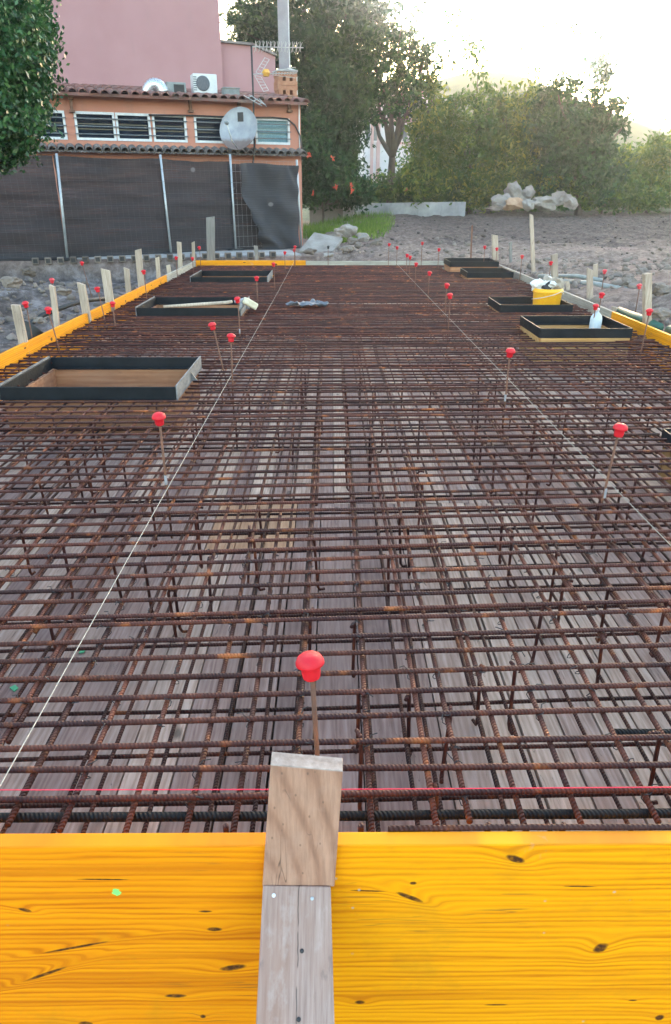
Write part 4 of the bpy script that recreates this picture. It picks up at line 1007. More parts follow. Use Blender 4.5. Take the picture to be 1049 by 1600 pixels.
for i in range(4):
    A, B = FP[i].copy(), FP[i + 1].copy(); d = B - A; A.z = B.z = -.05; L = d.length
    t = thing('fence_panel', fl[i], 'fence', A, math.atan2(d.y, d.x), 'netted fence panels before the building')
    H = 1.64
    top = atY(FT[i + 1][0], FT[i + 1][1], B.y)
    xl_ = (top - A).dot(d.normalized())
    MB().tube([(L, -.13, 0), (xl_, -.10, top.z - A.z)], .021, 10).build('post', M['galv'], t, smooth=True)
    if i < 3: MB().box((L, -.13, .012), (.30, .16, .05)).build('foot', M['rubber'], t, bevel=.01)
    w = MB()
    for k in range(int(L / .1)): w.tube([(k * .1 + .05, -.135 if i < 3 else -.04, .05), (k * .1 + .05, -.135 if i < 3 else -.04, H - .02)], .0013, 4, False)
    for k in range(9): w.tube([(0, -.132 if i < 3 else -.037, .06 + k * .195), (L, -.132 if i < 3 else -.037, .06 + k * .195)], .0015, 4, False)
    w.build('wire_mesh', M['dark_slat_wire'] if i < 3 else M['galv'], t)
    if i == 3: grid_net(A, B, lambda U: .0 + 0 * U, lambda U: 1.56 + 0 * U, .03, 40, 'shade_net', M['net'], t, -.05)
    if i < 3:
        grid_net(A, B, lambda U, s_=i: .0 + .05 * vn(U * 5, U * 0 + s_), lambda U, s_=i: 1.60 + .012 * vn(U * 6, U * 0 + s_) - .025 * np.sin(np.pi * U), .05, 10 * i, 'shade_net', M['net'], t, .035)
A, B = atY(366, 388, FP[3].y - .1), FP[4] + Vector((0, -.12, 0))
A.z = -.05; d = B - A; L = d.length
t = thing('loose_net', 'loose grey-black shade net sagging in folds beside the building corner', 'net', A, math.atan2(d.y, d.x))
nu, nv = 90, 60; U, V_ = np.meshgrid(np.linspace(0, 1, nu), np.linspace(0, 1, nv))
edge = .10 + .34 * np.clip(1 - V_ / .62, 0, 1) ** .9 * (1 + .1 * np.sin(V_ * 30))
X = (edge + (1.0 - edge) * U) * L; Z_ = .0 + V_ * 1.56 + .02 * np.sin(U * 6) * V_ - .03 * U * (1 - V_)
fold = .12 * np.sin(7.5 * U + 3.0 * V_ + 2.5 * vn(U * 3, V_ * 3)) * (1 - U) ** .8 + .035 * vn(U * 3 + 2, V_ * 5 - U * 4) + .028 * np.sin(17 * (V_ + .45 * U) + 5 * vn(U * 4, V_ * 2)) * (.3 + .7 * U)
ii = (np.arange(nv - 1)[:, None] * nu + np.arange(nu - 1)[None, :]).ravel()
np_mesh('net_sheet', np.stack([X.ravel(), (-.06 - fold).ravel(), Z_.ravel()], 1), np.stack([ii, ii + 1, ii + nu + 1, ii + nu], 1), M['net_loose'], t, smooth=True)

# ------------------------------------------------------------------ the building
BA, BB = Vector((-5.25, 14.93, 0)), Vector((-.63, 16.6, -.075))
bd = Vector((BB.x - BA.x, BB.y - BA.y, 0)).normalized(); brot = math.atan2(bd.y, bd.x); bnorm = Vector((-bd.y, bd.x, 0))
BO = Vector((BB.x, BB.y, -.12))
bld = thing('building', 'salmon pink building with louvred windows and tall blank upper wall', 'building', BO, brot)
def fac(px, py, v=0.0):
    r = ray(px, py); o_ = BO + bnorm * v; k = (o_ - CO).dot(bnorm) / r.dot(bnorm); p = CO + r * k; q = p - BO; return q.dot(bd), q.z
def bpart(mb, name, mat, parent=None, **kw): return mb.build(name, M[mat], parent or bld, **kw)
ztop = 2.80; zw0 = fac(300, 223)[1]; zw1 = fac(300, 180)[1]; zle = fac(300, 236)[1]
UL = -11.0; DEP = 7.0
wins = [(48, 104), (118, 181), (182, 236), (239, 292), (304, 352), (399, 453)]
wu = [(fac(a, 200)[0], fac(b_, 200)[0]) for a, b_ in wins]; wu = [(UL + 3.4, UL + 4.2), (UL + 4.4, UL + 5.2)] + wu
hid = (fac(354, 200)[0], fac(397, 200)[0])
wu.insert(-1, hid)
w = MB(); t_ = .22
w.box((UL / 2, t_ / 2, zw0 / 2), (-UL, t_, zw0)); w.box((UL / 2, t_ / 2, (zw1 + ztop) / 2), (-UL, t_, ztop - zw1))
edges = [UL] + [e for a, b_ in wu for e in (a, b_)] + [0.0]
for k in range(0, len(edges), 2):
    if edges[k + 1] - edges[k] > .005: w.box(((edges[k] + edges[k + 1]) / 2, t_ / 2, (zw0 + zw1) / 2), (edges[k + 1] - edges[k], t_, zw1 - zw0))
w.box((-.11, t_ + DEP / 2, ztop / 2), (.22, DEP, ztop)); w.box((UL + .11, t_ + DEP / 2, ztop / 2), (.22, DEP, ztop))
bpart(w, 'wall', 'salmon')
wlab = [None, None, None, None, None, None, None, None, 'window with pale blue frosted louvres']
for k, (a, b_) in enumerate(wu):
    fr = MB(); ww = b_ - a; hh = zw1 - zw0; cx = (a + b_) / 2; cz = (zw0 + zw1) / 2; q = .045
    for (x_, z_, dx, dz) in ((cx, zw1 - q / 2, ww, q), (cx, zw0 + q / 2, ww, q), (a + q / 2, cz, q, hh - 2 * q), (b_ - q / 2, cz, q, hh - 2 * q)): fr.box((x_, .02, z_), (dx - .004, .07, dz - .002))
    f = bpart(fr, 'window', 'white_paint')
    if wlab[k]: f['label'] = wlab[k]
    MB().box((cx, .10, cz), (ww - .02, .02, hh - .02)).build('pane', M['pale_glass' if k == len(wu) - 1 else 'dark_glass'], f)
    sl = MB()
    for j in range(5): sl.box((cx, .055, zw0 + hh * (.14 + .18 * j)), (ww - 2 * q - .004, .012, hh * (.10 if k == len(wu) - 1 else .13)), rot=Euler((.25, 0, 0)).to_matrix())
    sl.build('louvre_slats', M['pale_glass' if k == len(wu) - 1 else 'dark_glass'], f)
    br = MB()
    for j in range(3): br.box((cx, -.04, zw0 + hh * (.22 + .27 * j)), (ww + .03, .014, .018))
    br.build('security_bars', M['slat'], f)
for px in (110, 296, 372, 451):
    u, z1 = fac(px, 152); _, z0 = fac(px, 176)
    bpart(MB().box((u, -.05, (z0 + z1) / 2), (.05, .10, z1 - z0)).box((u, -.08, z1 - .02), (.09, .16, .05)).box((u, -.055, z0 + .02), (.10, .11, .04)), 'bracket', 'rust_iron')
# eaves: barrel tiles
def barrels(mb, u0, u1, v0, z0, v1, z1, r, seed=0, wob=.012):
    rr = random.Random(seed); n = max(1, int((u1 - u0) / (2.15 * r))); st = (u1 - u0) / n
    for i in range(n):
        u = u0 + st * (i + .5); e = rr.uniform(-wob, wob); vs = []; m_ = 7
        for (v_, z_, ro) in ((v0 + e * 2, z0 + e * .4, r), (v1, z1, r)):
            for rad in (ro, ro - .014):
                for j in range(m_):
                    q = math.pi * j / (m_ - 1); vs.append((u - math.cos(q) * rad, v_, z_ + math.sin(q) * rad * .9))
        fs = []
        for j in range(m_ - 1):
            fs += [(j, j + 1, 2 * m_ + j + 1, 2 * m_ + j), (m_ + j, 3 * m_ + j, 3 * m_ + j + 1, m_ + j + 1), (j, m_ + j, m_ + j + 1, j + 1)]
        mb.add(vs, fs)
e_ = MB(); barrels(e_, UL, .03, -.34, zle - .035, .0, zle + .03, .075, 1); e_.box((UL / 2, -.12, zle - .03), (-UL, .24, .03), rot=Euler((.18, 0, 0)).to_matrix())
barrels(e_, UL, .03, -.30, zle - .075, -.02, zle - .01, .035, 3)
bpart(e_, 'eave_tiles', 'eave')
rf = MB(); zr0, zr1 = ztop + .02, ztop + .42
for (va, vb, za, zb_) in ((-.36, .75, zr0 - .05, zr0 + .11), (.62, 1.8, zr0 + .11, zr0 + .27), (1.68, 3.3, zr0 + .27, zr1 + .06)): barrels(rf, UL, .1, va, za, vb, zb_, .085, int(va * 9), .03)
rf.box((UL / 2, 1.45, (zr0 + zr1) / 2 - .05), (-UL + .1, 3.55, .05), rot=Euler((math.atan2(.42, 3.5), 0, 0)).to_matrix())
bpart(rf, 'roof', 'tiles')
# upper storeys
v1 = 3.2
u_r = fac(345, 60, v1)[0]; u_r2 = fac(431, 120, v1 + .12)[0]
bpart(MB().box(((UL + u_r) / 2, v1 + 2.6, ztop + 3.2), (u_r - UL, 5.2, 6.4)), 'upper_wall', 'pink')
za = fac(345, 67, v1 + .12)[1]; zb_ = fac(394, 72, v1 + .12)[1]; zc = fac(432, 88, v1 + .12)[1]; um = fac(394, 72, v1 + .12)[0]
wing = MB(); pts = [(u_r, ztop - .1), (u_r2, ztop - .1), (u_r2, zc), (um, zb_), (u_r, za)]
n = len(pts); yv0, yv1 = v1 + .12, v1 + 4.6
wing.add([(p[0], yv0, p[1]) for p in pts] + [(p[0], yv1, p[1]) for p in pts], [tuple(range(n)), tuple(range(2 * n - 1, n - 1, -1))] + [(i, i + n, (i + 1) % n + n, (i + 1) % n) for i in range(n)])
bpart(wing, 'gable_wing', 'pink')
cv = MB()
for (p, q) in ((pts[4], pts[3]), (pts[3], pts[2])):
    L = math.hypot(q[0] - p[0], q[1] - p[1]); a = math.atan2(q[1] - p[1], q[0] - p[0])
    cv.box(((p[0] + q[0]) / 2, (yv0 + yv1) / 2, (p[1] + q[1]) / 2 + .03), (L + .05, yv1 - yv0 + .16, .05), rot=Euler((0, -a, 0)).to_matrix())
bpart(cv, 'gable_coping', 'eave')
# cable along the wall
cb = [(fac(px, py)[0], -.045, fac(px, py)[1]) for px, py in ((232, 180), (300, 181), (380, 184), (425, 184), (448, 186), (460, 196), (468, 212), (471, 230), (471, 250))]
bpart(MB().tube(cb, .016, 8), 'cable', 'dark_iron', smooth=True)
cb = [(fac(px, py)[0], -.03, fac(px, py)[1]) for px, py in ((467, 160), (467, 200), (468, 232))]
bpart(MB().tube(cb, .014, 8), 'drain_pipe', 'white_paint', smooth=True)

def bthing(name, label, cat, px, py, v, group=None):
    u, z = fac(px, py, v); p = BO + bd * u + bnorm * v; p.z = BO.z + z
    return thing(name, label, cat, p, brot, group), mpp(p)
def bx2(px, py, v, ref):      # offset of a pixel from a reference pixel on the plane at v, in building axes
    u, z = fac(px, py, v); u0, z0 = fac(ref[0], ref[1], v); return u - u0, z - z0
# roof furniture
t, m = bthing('air_conditioner', 'cream air conditioner unit with round fan on the tiled roof', 'air conditioner', 320, 149, .55)
aw, ah = 37 * m, 26 * m
MB().box((0, 0, ah / 2 + .02), (aw, .3, ah)).build('casing', M['ac_white'], t, bevel=.015)
g_ = MB(); g_.lathe([(.0001, 0), (ah * .40, 0), (ah * .40, .012), (ah * .34, .02), (.0001, .022)], 24, (-aw * .10, -.151, ah / 2 + .02), rot=Euler((math.pi / 2, 0, 0)).to_matrix()); g_.build('fan_grille', M['grille'], t)
g_ = MB()
for k in range(7): g_.box((-aw / 2 + .035, -.152, ah * (.15 + .11 * k) + .02), (.07, .006, ah * .05))
g_.build('vent_slots', M['grille'], t); MB().box((0, .0, .0), (aw * .8, .26, .08)).build('foot', M['dark_iron'], t)
t, m = bthing('vent_box', 'grey open metal vent box beside the silver duct', 'vent box', 275, 149, .55)
MB().box((0, .0, 8 * m), (30 * m, .3, 17 * m)).build('casing', M['grey_box'], t, bevel=.01); MB().box((4 * m, -.152, 8 * m), (16 * m, .006, 11 * m)).build('opening', M['dark_iron'], t); MB().box((0, 0, -.03), (20 * m, .25, .1)).build('foot', M['dark_iron'], t)  # the opening is a flat dark plate, painting the shade inside the box
t, m = bthing('duct', 'silver ribbed exhaust duct bent over on the tiled roof', 'duct', 238, 149, .6)
pts = []; rs = []
for i in range(26):
    q = i / 25; a = math.pi * .92 * q
    pts.append(Vector((-.09 + .15 * (1 - math.cos(a)) , -.05 - .1 * q, -.02 + .19 * math.sin(a) * (1.0 if q < .5 else 1.0) ))); rs.append(.12 + .008 * (i % 2))
MB().tube(pts, rs, 16).build('tube', M['duct'], t, smooth=True)
t, m = bthing('junction_box', 'small dark grey box on the roof edge left of the antenna mast', 'box', 361, 153, .35)
MB().box((0, 0, 6 * m), (25 * m, .22, 12 * m)).box((0, 0, 12.6 * m), (27 * m, .26, 1.6 * m)).build('casing', M['grey_box'], t, bevel=.008)
# antenna mast with aerials
t, m = bthing('antenna_mast', 'dark antenna mast with three television aerials beside the dish', 'antenna', 398, 232, -.30)
ref = (398, 232)
def A(px, py, dv=0.0): u, z = bx2(px, py, -.30, ref); return Vector((u, dv, z))
MB().tube([A(398, 262, .18), A(398, 235, .0), A(396, 150), A(393, 72)], .019, 8).build('mast', M['dark_iron'], t, smooth=True)
y_ = MB(); y_.tube([A(393, 73), A(472, 76, -.1)], .009, 6)
for k in range(13):
    c = A(400 + k * 5.6, 73.3 + k * .22, -.1 * k / 13); y_.tube([c + Vector((-.01, -.16, .06)), c + Vector((.01, .16, -.06))], .005, 5); y_.tube([c + Vector((0, 0, -.07)), c + Vector((0, 0, .10))], .005, 5)
y_.build('top_aerial', M['alu'], t)
y_ = MB(); y_.tube([A(395, 116), A(462, 115, -.08)], .009, 6)
for s_, ends in ((1, ((400, 113), (414, 90), (407, 116), (421, 93))), (-1, ((398, 118), (412, 143), (408, 120), (420, 141)))):
    a, b_, c, d_ = [A(*e) for e in ends]; y_.tube([a, b_], .007, 5); y_.tube([c, d_], .007, 5)
    for k in range(6): f = k / 5; y_.tube([a.lerp(b_, f), c.lerp(d_, f)], .005, 5)
for k in range(9):
    c = A(424 + k * 4.4, 115.5, -.05); y_.tube([c + Vector((0, -.14, 0)), c + Vector((0, .14, 0))], .005, 5)
y_.tube([A(425, 112), A(462, 105)], .005, 5); y_.tube([A(425, 117), A(462, 122)], .005, 5); y_.build('middle_aerial', M['alu'], t)
MB().box(A(416, 114), (.10, .08, .12)).lathe([(.05, -.06), (.085, 0), (.05, .06)], 10, A(416, 114)).build('amplifier', M['yellow_plastic'], t)
y_ = MB()
for (p, q) in (((379, 150), (407, 167)), ((388, 149), (413, 166)), ((403, 155), (414, 168)), ((386, 154), (392, 151)), ((394, 159), (400, 156)), ((402, 164), (408, 161))): y_.tube([A(*p, -.1), A(*q, -.14)], .008, 5)
y_.build('lower_aerial', M['alu'], t)
# dish
t, m = bthing('satellite_dish', 'round weathered satellite dish with a dark emblem on the facade', 'satellite dish', 376, 204, -.42)
prof = []
for i in range(9): r_ = .01 + .385 * i / 8; prof.append((r_, .10 * (r_ / .395) ** 2))
prof += [(.40, .105), (.40, .095), (.30, .035), (.01, -.02)]
drot = Euler((R(72), 0, R(-38))).to_matrix()
DM = NM('dish_face'); dp = DM.sep(DM.raw)
n_ = DM.noise(9, 4, .6)
dcol = DM.ramp(DM.noise(5, 5, .6), [(.3, (.24, .25, .28)), (.7, (.38, .39, .41))])
lowm = DM.mapr(DM.math('ADD', dp[2], DM.math('MULTIPLY', DM.math('SUBTRACT', n_, .5), .12)), -.12, -.20)
dcol = DM.mix(DM.math('MULTIPLY', lowm, .85), dcol, (.16, .10, .08))
M['dish_face'] = DM.out(dcol, .5, .1)
MB().lathe(prof, 36, (0, 0, 0), rot=drot).build('reflector', M['dish_face'], t, smooth=True)
def dl(x_, y_): r2 = (x_ * x_ + y_ * y_); return drot @ Vector((x_, y_, .10 * r2 / .156 + .004))
lg = MB(); s_ = .062; cy_ = .235
lg.add([dl(-s_, cy_ - s_ * 1.25), dl(s_, cy_ - s_ * 1.25), dl(s_, cy_ + s_ * 1.25), dl(-s_, cy_ + s_ * 1.25)], [(0, 1, 2, 3)]); lg.build('emblem', M['dark_iron'], t)
lw = MB()
up_ = drot @ Vector((0, 0, .003))
lw.add([dl(-.035, cy_ + .05) + up_, dl(-.015, cy_ + .055) + up_, dl(.0, cy_ + .01) + up_, dl(.03, cy_ - .05) + up_, dl(.0, cy_ - .055) + up_, dl(-.04, cy_ - .02) + up_], [(0, 1, 2, 3, 4, 5)])
lw.add([dl(.012, cy_ + .055) + up_, dl(.04, cy_ + .05) + up_, dl(.035, cy_ + .01) + up_], [(0, 1, 2)]); lw.build('emblem_mark', M['white_paint'], t)
u0 = drot @ Vector((0, -.36, .10)); MB().tube([u0, drot @ Vector((-.02, -.30, .30)), drot @ Vector((-.03, -.1, .52))], .012, 8).build('feed_arm', M['alu'], t, smooth=True)
MB().lathe([(.02, 0), (.035, .02), (.035, .08), (.02, .10)], 12, drot @ Vector((-.03, -.08, .50)), rot=drot).build('feed_horn', M['grey_box'], t, smooth=True)
MB().tube([drot @ Vector((0, 0, -.02)), drot @ Vector((0, .02, -.12)), Vector((.15, .2, -.05)), Vector((.2, .42, -.08))], .02, 8).build('bracket', M['dark_iron'], t, smooth=True)
# chimney with grate and concrete column
t, m = bthing('brick_chimney', 'short orange brick chimney with openings behind the aerials', 'chimney', 447, 156, 1.4)
cw, ch = 31 * m, 36 * m; b = MB(); bwall = []
for j in range(6):
    z = ch * (j + .5) / 6
    if j in (1, 4):
        for x_ in (-.36, 0, .36): b.box((x_ * cw, 0, z), (cw * .2, cw * .8, ch / 6))
    else: b.box((0, 0, z), (cw * (1 - .01 * (j % 2)), cw * .8, ch / 6 - .004))
b.build('stack', M['brick'], t); MB().box((0, 0, ch + .02), (cw * 1.05, cw * .9, .04)).build('cap', M['concrete'], t, bevel=.008)
MB().box((0, .12, ch / 2), (cw * .9, .02, ch * .9)).build('flue', M['dark_iron'], t)
MB().tube([(cw * .56, -.05, -.1), (cw * .56, -.05, ch * 1.1), (cw * .1, -.05, ch * 1.16)], .012, 6).build('side_pipe', M['white_paint'], t)
p = atY(445, 118, 22.0); m = mpp(p)
t = thing('concrete_column', 'tall square grey concrete column rising behind the building', 'column', (p.x, 22.0, 0))
MB().box((0, 0, 5.0), (15.5 * m, .34, 10.0)).build('shaft', M['pole_concrete'], t, bevel=.01); MB().tube([(8.4 * m, -.1, 0), (8.4 * m, -.1, 10)], .016, 6).build('white_pipe', M['white_paint'], t)

# ------------------------------------------------------------------ old walls, house behind, boulders, debris
def wallseg(name, label, px0, px1, pyt, pyb, Y, thick, mat, Y2=None, cap=None):
    a = atY(px0, pyb, Y); b_ = atY(px1, pyb, Y2 or Y); zt = atY(px0, pyt, Y).z
    c = (a + b_) / 2; g = min(G(a.x, a.y), G(b_.x, b_.y)) - .3; L = (b_ - a).length
    t = thing(name, label, 'wall', (c.x, c.y, g), math.atan2(b_.y - a.y, b_.x - a.x))
    nseg = max(2, int(L / .25)); vs = []; fs = []
    for i in range(nseg + 1):
        x_ = -L / 2 + L * i / nseg; z_ = zt - g + .05 * float(vn(i * .45, px0))
        vs += [(x_, -thick / 2, 0), (x_, -thick / 2, z_), (x_, thick / 2, z_), (x_, thick / 2, 0)]
        if i: q = i * 4; fs += [(q - 4, q, q + 1, q - 3), (q - 3, q + 1, q + 2, q - 2), (q - 2, q + 2, q + 3, q - 1)]
    fs += [(0, 1, 2, 3), (nseg * 4 + 3, nseg * 4 + 2, nseg * 4 + 1, nseg * 4)]
    MB().add(vs, fs).build('masonry', M[mat], t); return t
wallseg('garden_wall', 'long low wall with flaking white render under the trees', 556, 726, 316, 335, 27.5, .25, 'grey_render')
wallseg('garden_wall', 'grey block wall left of the wall pillar', 484, 536, 309, 336, 26.8, .22, 'block_wall')
p = atY(545, 336, 26.6); m = mpp(p); g = G(p.x, p.y) - .2
t = thing('wall_pillar', 'pale square pillar between the grey wall and the white wall', 'pillar', (p.x, p.y, g)); zt = atY(545, 298, 26.6).z - g
MB().box((0, 0, zt / 2), (17 * m, .35, zt)).build('shaft', M['pole_concrete'], t, bevel=.03); MB().box((0, 0, zt + .02), (18.5 * m, .4, .05)).build('cap', M['concrete'], t, bevel=.01)
p = atY(600, 240, 46); m = mpp(p)
t = thing('far_house', 'pale pinkish house showing through the gap in the trees', 'house', (p.x, 48, .3), .25)
MB().box((0, 0, 2.9), (100 * m, 5, 5.8)).build('wall', M['house_white'], t)
MB().box((0, 0, 5.9), (106 * m, 5.4, .2)).build('roof', M['house_pink'], t); MB().box((-38 * m, -2.55, 3), (4 * m, .12, 5.5)).box((-28 * m, -2.55, 3.0), (5 * m, .12, 5.5)).box((0, -2.56, 4.55), (60 * m, .14, .25)).box((0, -2.57, 3.4), (60 * m, .1, .12)).build('pink_trim', M['house_pink'], t)
for k, x_ in enumerate((-45, -33, -10, 14, 34)):
    f = MB().box((x_ * m, -2.53, 3.9), (8 * m, .1, .95)).build('window', M['house_white'], t); MB().box((x_ * m, -2.585, 3.9), (6.4 * m, .02, .8)).build('pane', M['house_glass'], f)
def boulder(px, py, rpx, sc, Y, seed, label, mat='stone', rough=.45, tilt=(0, 0, 0), group='pale boulders before the trees'):
    p = atY(px, py, Y); m = mpp(p)
    o = MB().rock((0, 0, 0), rpx * m, seed, 3, sc, rough).build('boulder', M[mat], loc=p, rot=tilt); tag(o, label, 'boulder', group); return o
boulder(804, 303, 16, (.75, .8, 1.25), 26.6, 1, 'tallest pale boulder standing up at the back of the heap', tilt=(0, -.5, 0))
boulder(826, 304, 12, (.95, .8, 1.0), 26.8, 2, 'squarish pale boulder right of the tallest one')
boulder(784, 315, 15, (1.0, .8, .8), 26.3, 3, 'pale rounded boulder at the left end of the heap')
boulder(803, 320, 13, (1.2, .8, .8), 25.9, 4, 'orange-brown boulder in the front of the heap', 'stone_orange')
boulder(826, 319, 12, (1.1, .8, .75), 25.8, 5, 'pale flat boulder right of the orange-brown one', tilt=(0, .4, 0))
boulder(850, 318, 20, (1.2, .7, .5), 26.2, 6, 'long low pale boulder in the middle of the heap')
boulder(876, 311, 13, (1.0, .8, .9), 26.4, 7, 'round grey boulder near the right end of the heap')
boulder(892, 317, 12, (1.0, .8, .9), 26.2, 8, 'pale leaning boulder at the right end of the heap', tilt=(0, .6, 0))
boulder(772, 325, 10, (1.2, .8, .5), 25.7, 9, 'bluish low stone at the left foot of the heap', simple and 'rubble')
# debris by the building corner
p = atY(502, 386, 14.6); m = mpp(p)
o = MB().box((0, 0, 0), (.62, .75, .07)).build('concrete_slab', M['stone'], loc=(p.x, 14.7, p.z + .02), rot=(.42, .16, -.35), bevel=.012); tag(o, 'pale broken concrete slab leaning on the debris heap', 'slab')
boulder(540, 360, 16, (1.1, .8, .7), 16.6, 21, 'pale angular boulder on top of the debris heap', group='stones of the debris heap')
boulder(522, 368, 12, (1.2, .8, .7), 15.9, 22, 'grey stone just left of the angular boulder on the debris', 'rubble', group='stones of the debris heap')
boulder(568, 371, 9, (1.3, .9, .7), 15.8, 23, 'small whitish stone right of the angular boulder', group='stones of the debris heap')
boulder(513, 398, 7, (1.5, .8, .5), 12.9, 24, 'small white stone at the foot of the leaning slab', group='stones of the debris heap')
for k, (px, py, rr_) in enumerate(((485, 392, 8), (545, 388, 9), (560, 383, 7), (535, 392, 6), (590, 379, 7), (577, 388, 6), (552, 377, 8))):
    boulder(px, py, rr_, (1.2, .9, .7), 13.6 + .3 * k, 30 + k, 'grey rubble lump of the debris heap behind the far board', 'rubble', .5, group='rubble lumps of the debris heap')
for k, (px, py, rr_, Y, lab) in enumerate(((985, 445, 15, 8.0, 'large grey rock half buried right of the pinkish stake'), (1030, 455, 18, 7.4, 'large grey rock at the right edge above the green pipe'), (1035, 490, 14, 6.0, 'brown rock at the right edge beside the green pipe'), (960, 432, 12, 8.8, 'grey rock behind the faded red cap on the right'), (1005, 425, 10, 9.3, 'grey rock near the top of the tallest right stake'))):
    boulder(px, py, rr_, (1.2, .9, .7), Y, 60 + k, lab, 'rubble', .5, group='rocks in the right rubble')
for k, (px, py, rr_, Y, lab) in enumerate(((100, 455, 9, 7.6, 'pale rock in the left rubble beside the splintered stake'), (20, 440, 14, 8.0, 'grey rock at the left edge of the picture in the rubble'), (45, 425, 10, 9.2, 'grey rock in the left rubble under the fence'), (60, 500, 7, 5.9, 'small rock on the earth near the nearest left stake'))):
    boulder(px, py, rr_, (1.2, .9, .7), Y, 70 + k, lab, 'rubble', .5, group='rocks in the left rubble')

# ------------------------------------------------------------------ vegetation
def leaf_quads(C, size, up=.3, aspect=.42):
    n = len(C)
    d = npr.normal(size=(n, 3)); d[:, 2] -= up; d /= np.linalg.norm(d, axis=1, keepdims=True)
    q = npr.normal(size=(n, 3)); s_ = np.cross(d, q); s_ /= np.linalg.norm(s_, axis=1, keepdims=True) + 1e-9
    nn = np.cross(d, s_)
    L = size * npr.uniform(.6, 1.35, size=(n, 1)); Wd = L * aspect
    V = np.empty((n, 4, 3)); V[:, 0] = C - d * L * .5; V[:, 1] = C + s_ * Wd * .5 - nn * L * .08; V[:, 2] = C + d * L * .5; V[:, 3] = C - s_ * Wd * .5 - nn * L * .08
    return V.reshape(-1, 3), np.arange(4 * n).reshape(n, 4)
def lobes_to_leaves(lobes, per, sig, leaf, shell=.5):
    out = []; cl = []
    for (c, rx, ry, rz, ncl) in lobes:
        d = npr.normal(size=(ncl, 3)); d /= np.linalg.norm(d, axis=1, keepdims=True)
        r = npr.random((ncl, 1)) ** shell
        P = np.array(c) + d * r * np.array([rx, ry, rz]); cl.append(P)
        for p in P:
            k = max(4, int(per * npr.uniform(.5, 1.5))); s_ = sig * npr.uniform(.6, 1.4)
            out.append(p + npr.normal(size=(k, 3)) * np.array([s_, s_, s_ * .6]))
    return np.concatenate(out), np.concatenate(cl)
def limb(mb, a, b_, r0, r1, seed, wob=.12, n=6):
    a = Vector(a); b_ = Vector(b_); L = (b_ - a).length; pts = []
    for i in range(n + 1):
        f = i / n; o_ = Vector((mnoise.noise(Vector((f * 2.3, seed, 0))), mnoise.noise(Vector((f * 2.3, seed, 9))), mnoise.noise(Vector((f * 2.3, seed, 19))) * .4)) * (wob * L * math.sin(math.pi * f))
        pts.append(a.lerp(b_, f) + o_)
    mb.tube(pts, [r0 + (r1 - r0) * i / n for i in range(n + 1)], 7)
def tree(name, label, cat, Y, base, lobes_px, leafmat, ncl=1.0, per=26, sig=.21, leaf=.2, trunk=.16, fork=.35, shell=.45, group='trees behind the building site', flowers=None, twigs=(), branch=14):
    bp_ = atY(base[0], base[1], Y); g = G(bp_.x, bp_.y); O = Vector((bp_.x, Y, g))
    t = thing(name, label, cat, O, 0, group); lobes = []
    for (px, py, rx, ry, dy, cn) in lobes_px:
        p = atY(px, py, Y + dy); m = mpp(p); c = p - O; lobes.append(((c.x, c.y, c.z), rx * m, (rx + ry) * .5 * m, ry * m, max(3, int(cn * ncl))))
    C, cl = lobes_to_leaves(lobes, per, sig, leaf, shell)
    tb_ = MB(); sd = base[0]
    zc = np.mean([l[0][2] for l in lobes]); fk = Vector((0, 0, max(.3, zc * fork))) + Vector((rnd.uniform(-.15, .15), rnd.uniform(-.15, .15), 0))
    if trunk > 0:
        limb(tb_, (0, 0, -.25), fk, trunk, trunk * .75, sd, .06)
        for i, l in enumerate(lobes):
            limb(tb_, fk, l[0], trunk * .55, trunk * .16, sd + i * 7 + 1, .14)
            for k in range(branch // max(1, len(lobes)) + 1):
                e = np.array(l[0]) + npr.normal(size=3) * np.array([l[1], l[2], l[3]]) * .5
                limb(tb_, Vector(l[0]).lerp(fk, rnd.uniform(0, .5)), e, trunk * .17, trunk * .05, sd + i * 31 + k, .15, 4)
    for (pts, sprigs) in twigs:
        P = [atY(px, py, Y) - O for px, py in pts]; tb_.tube(P, [trunk * .13 * (1 - .6 * i / len(P)) for i in range(len(P))], 5)
        for (px, py, k, s_) in sprigs:
            c = np.array(atY(px, py, Y) - O); C = np.concatenate([C, c + npr.normal(size=(int(k * 2.2), 3)) * s_ * 1.35])
    if tb_.v: tb_.build('trunk', M['bark'], t, smooth=True)
    V, F = leaf_quads(C, leaf); np_mesh('crown', V, F, M[leafmat], t)
    if flowers:
        for (px, py, k) in flowers:
            c = np.array(atY(px, py, Y - 1.2) - O); fm = MB()
            for q in range(k):
                d = Vector(npr.normal(size=3)).normalized(); e = d.orthogonal().normalized()
                fm.add([(0, 0, 0), d * .05 + e * .03, d * .11, d * .05 - e * .03], [(0, 1, 2, 3)])
            fm.build('flower', M['red_flower'], t, loc=c)
    return t
# the trimmed tree at the left, close
YL = 8.0
O = Vector((-4.55, YL, G(-4.55, YL)))
t = thing('leafy_tree', 'near dense glossy leaved tree at the left edge, hiding the building end', 'tree', O, 0)
lob = []
for (px, py, rx, ry, dy, k) in ((-60, -20, 130, 130, 0, 900), (-70, 120, 148, 110, .1, 1100), (-80, 60, 160, 100, -.3, 900), (-60, 205, 105, 62, 0, 480), (-40, 180, 108, 60, -.3, 500), (-200, 60, 180, 220, 0, 800), (-40, 60, 122, 90, .2, 700), (-10, 225, 28, 34, 0, 90)):
    p = atY(px, py, YL + dy); m = mpp(p); c = p - O; lob.append(((c.x, c.y, c.z), rx * m, rx * m * .9, ry * m, k))
C, cl = lobes_to_leaves(lob, 22, .06, .06, .22)
V, F = leaf_quads(C, .056, .6, .5); np_mesh('crown', V, F, M['leaf_ficus'], t)
tb_ = MB(); limb(tb_, (0, 0, -.2), (0, 0, 1.2), .12, .09, 3, .05)
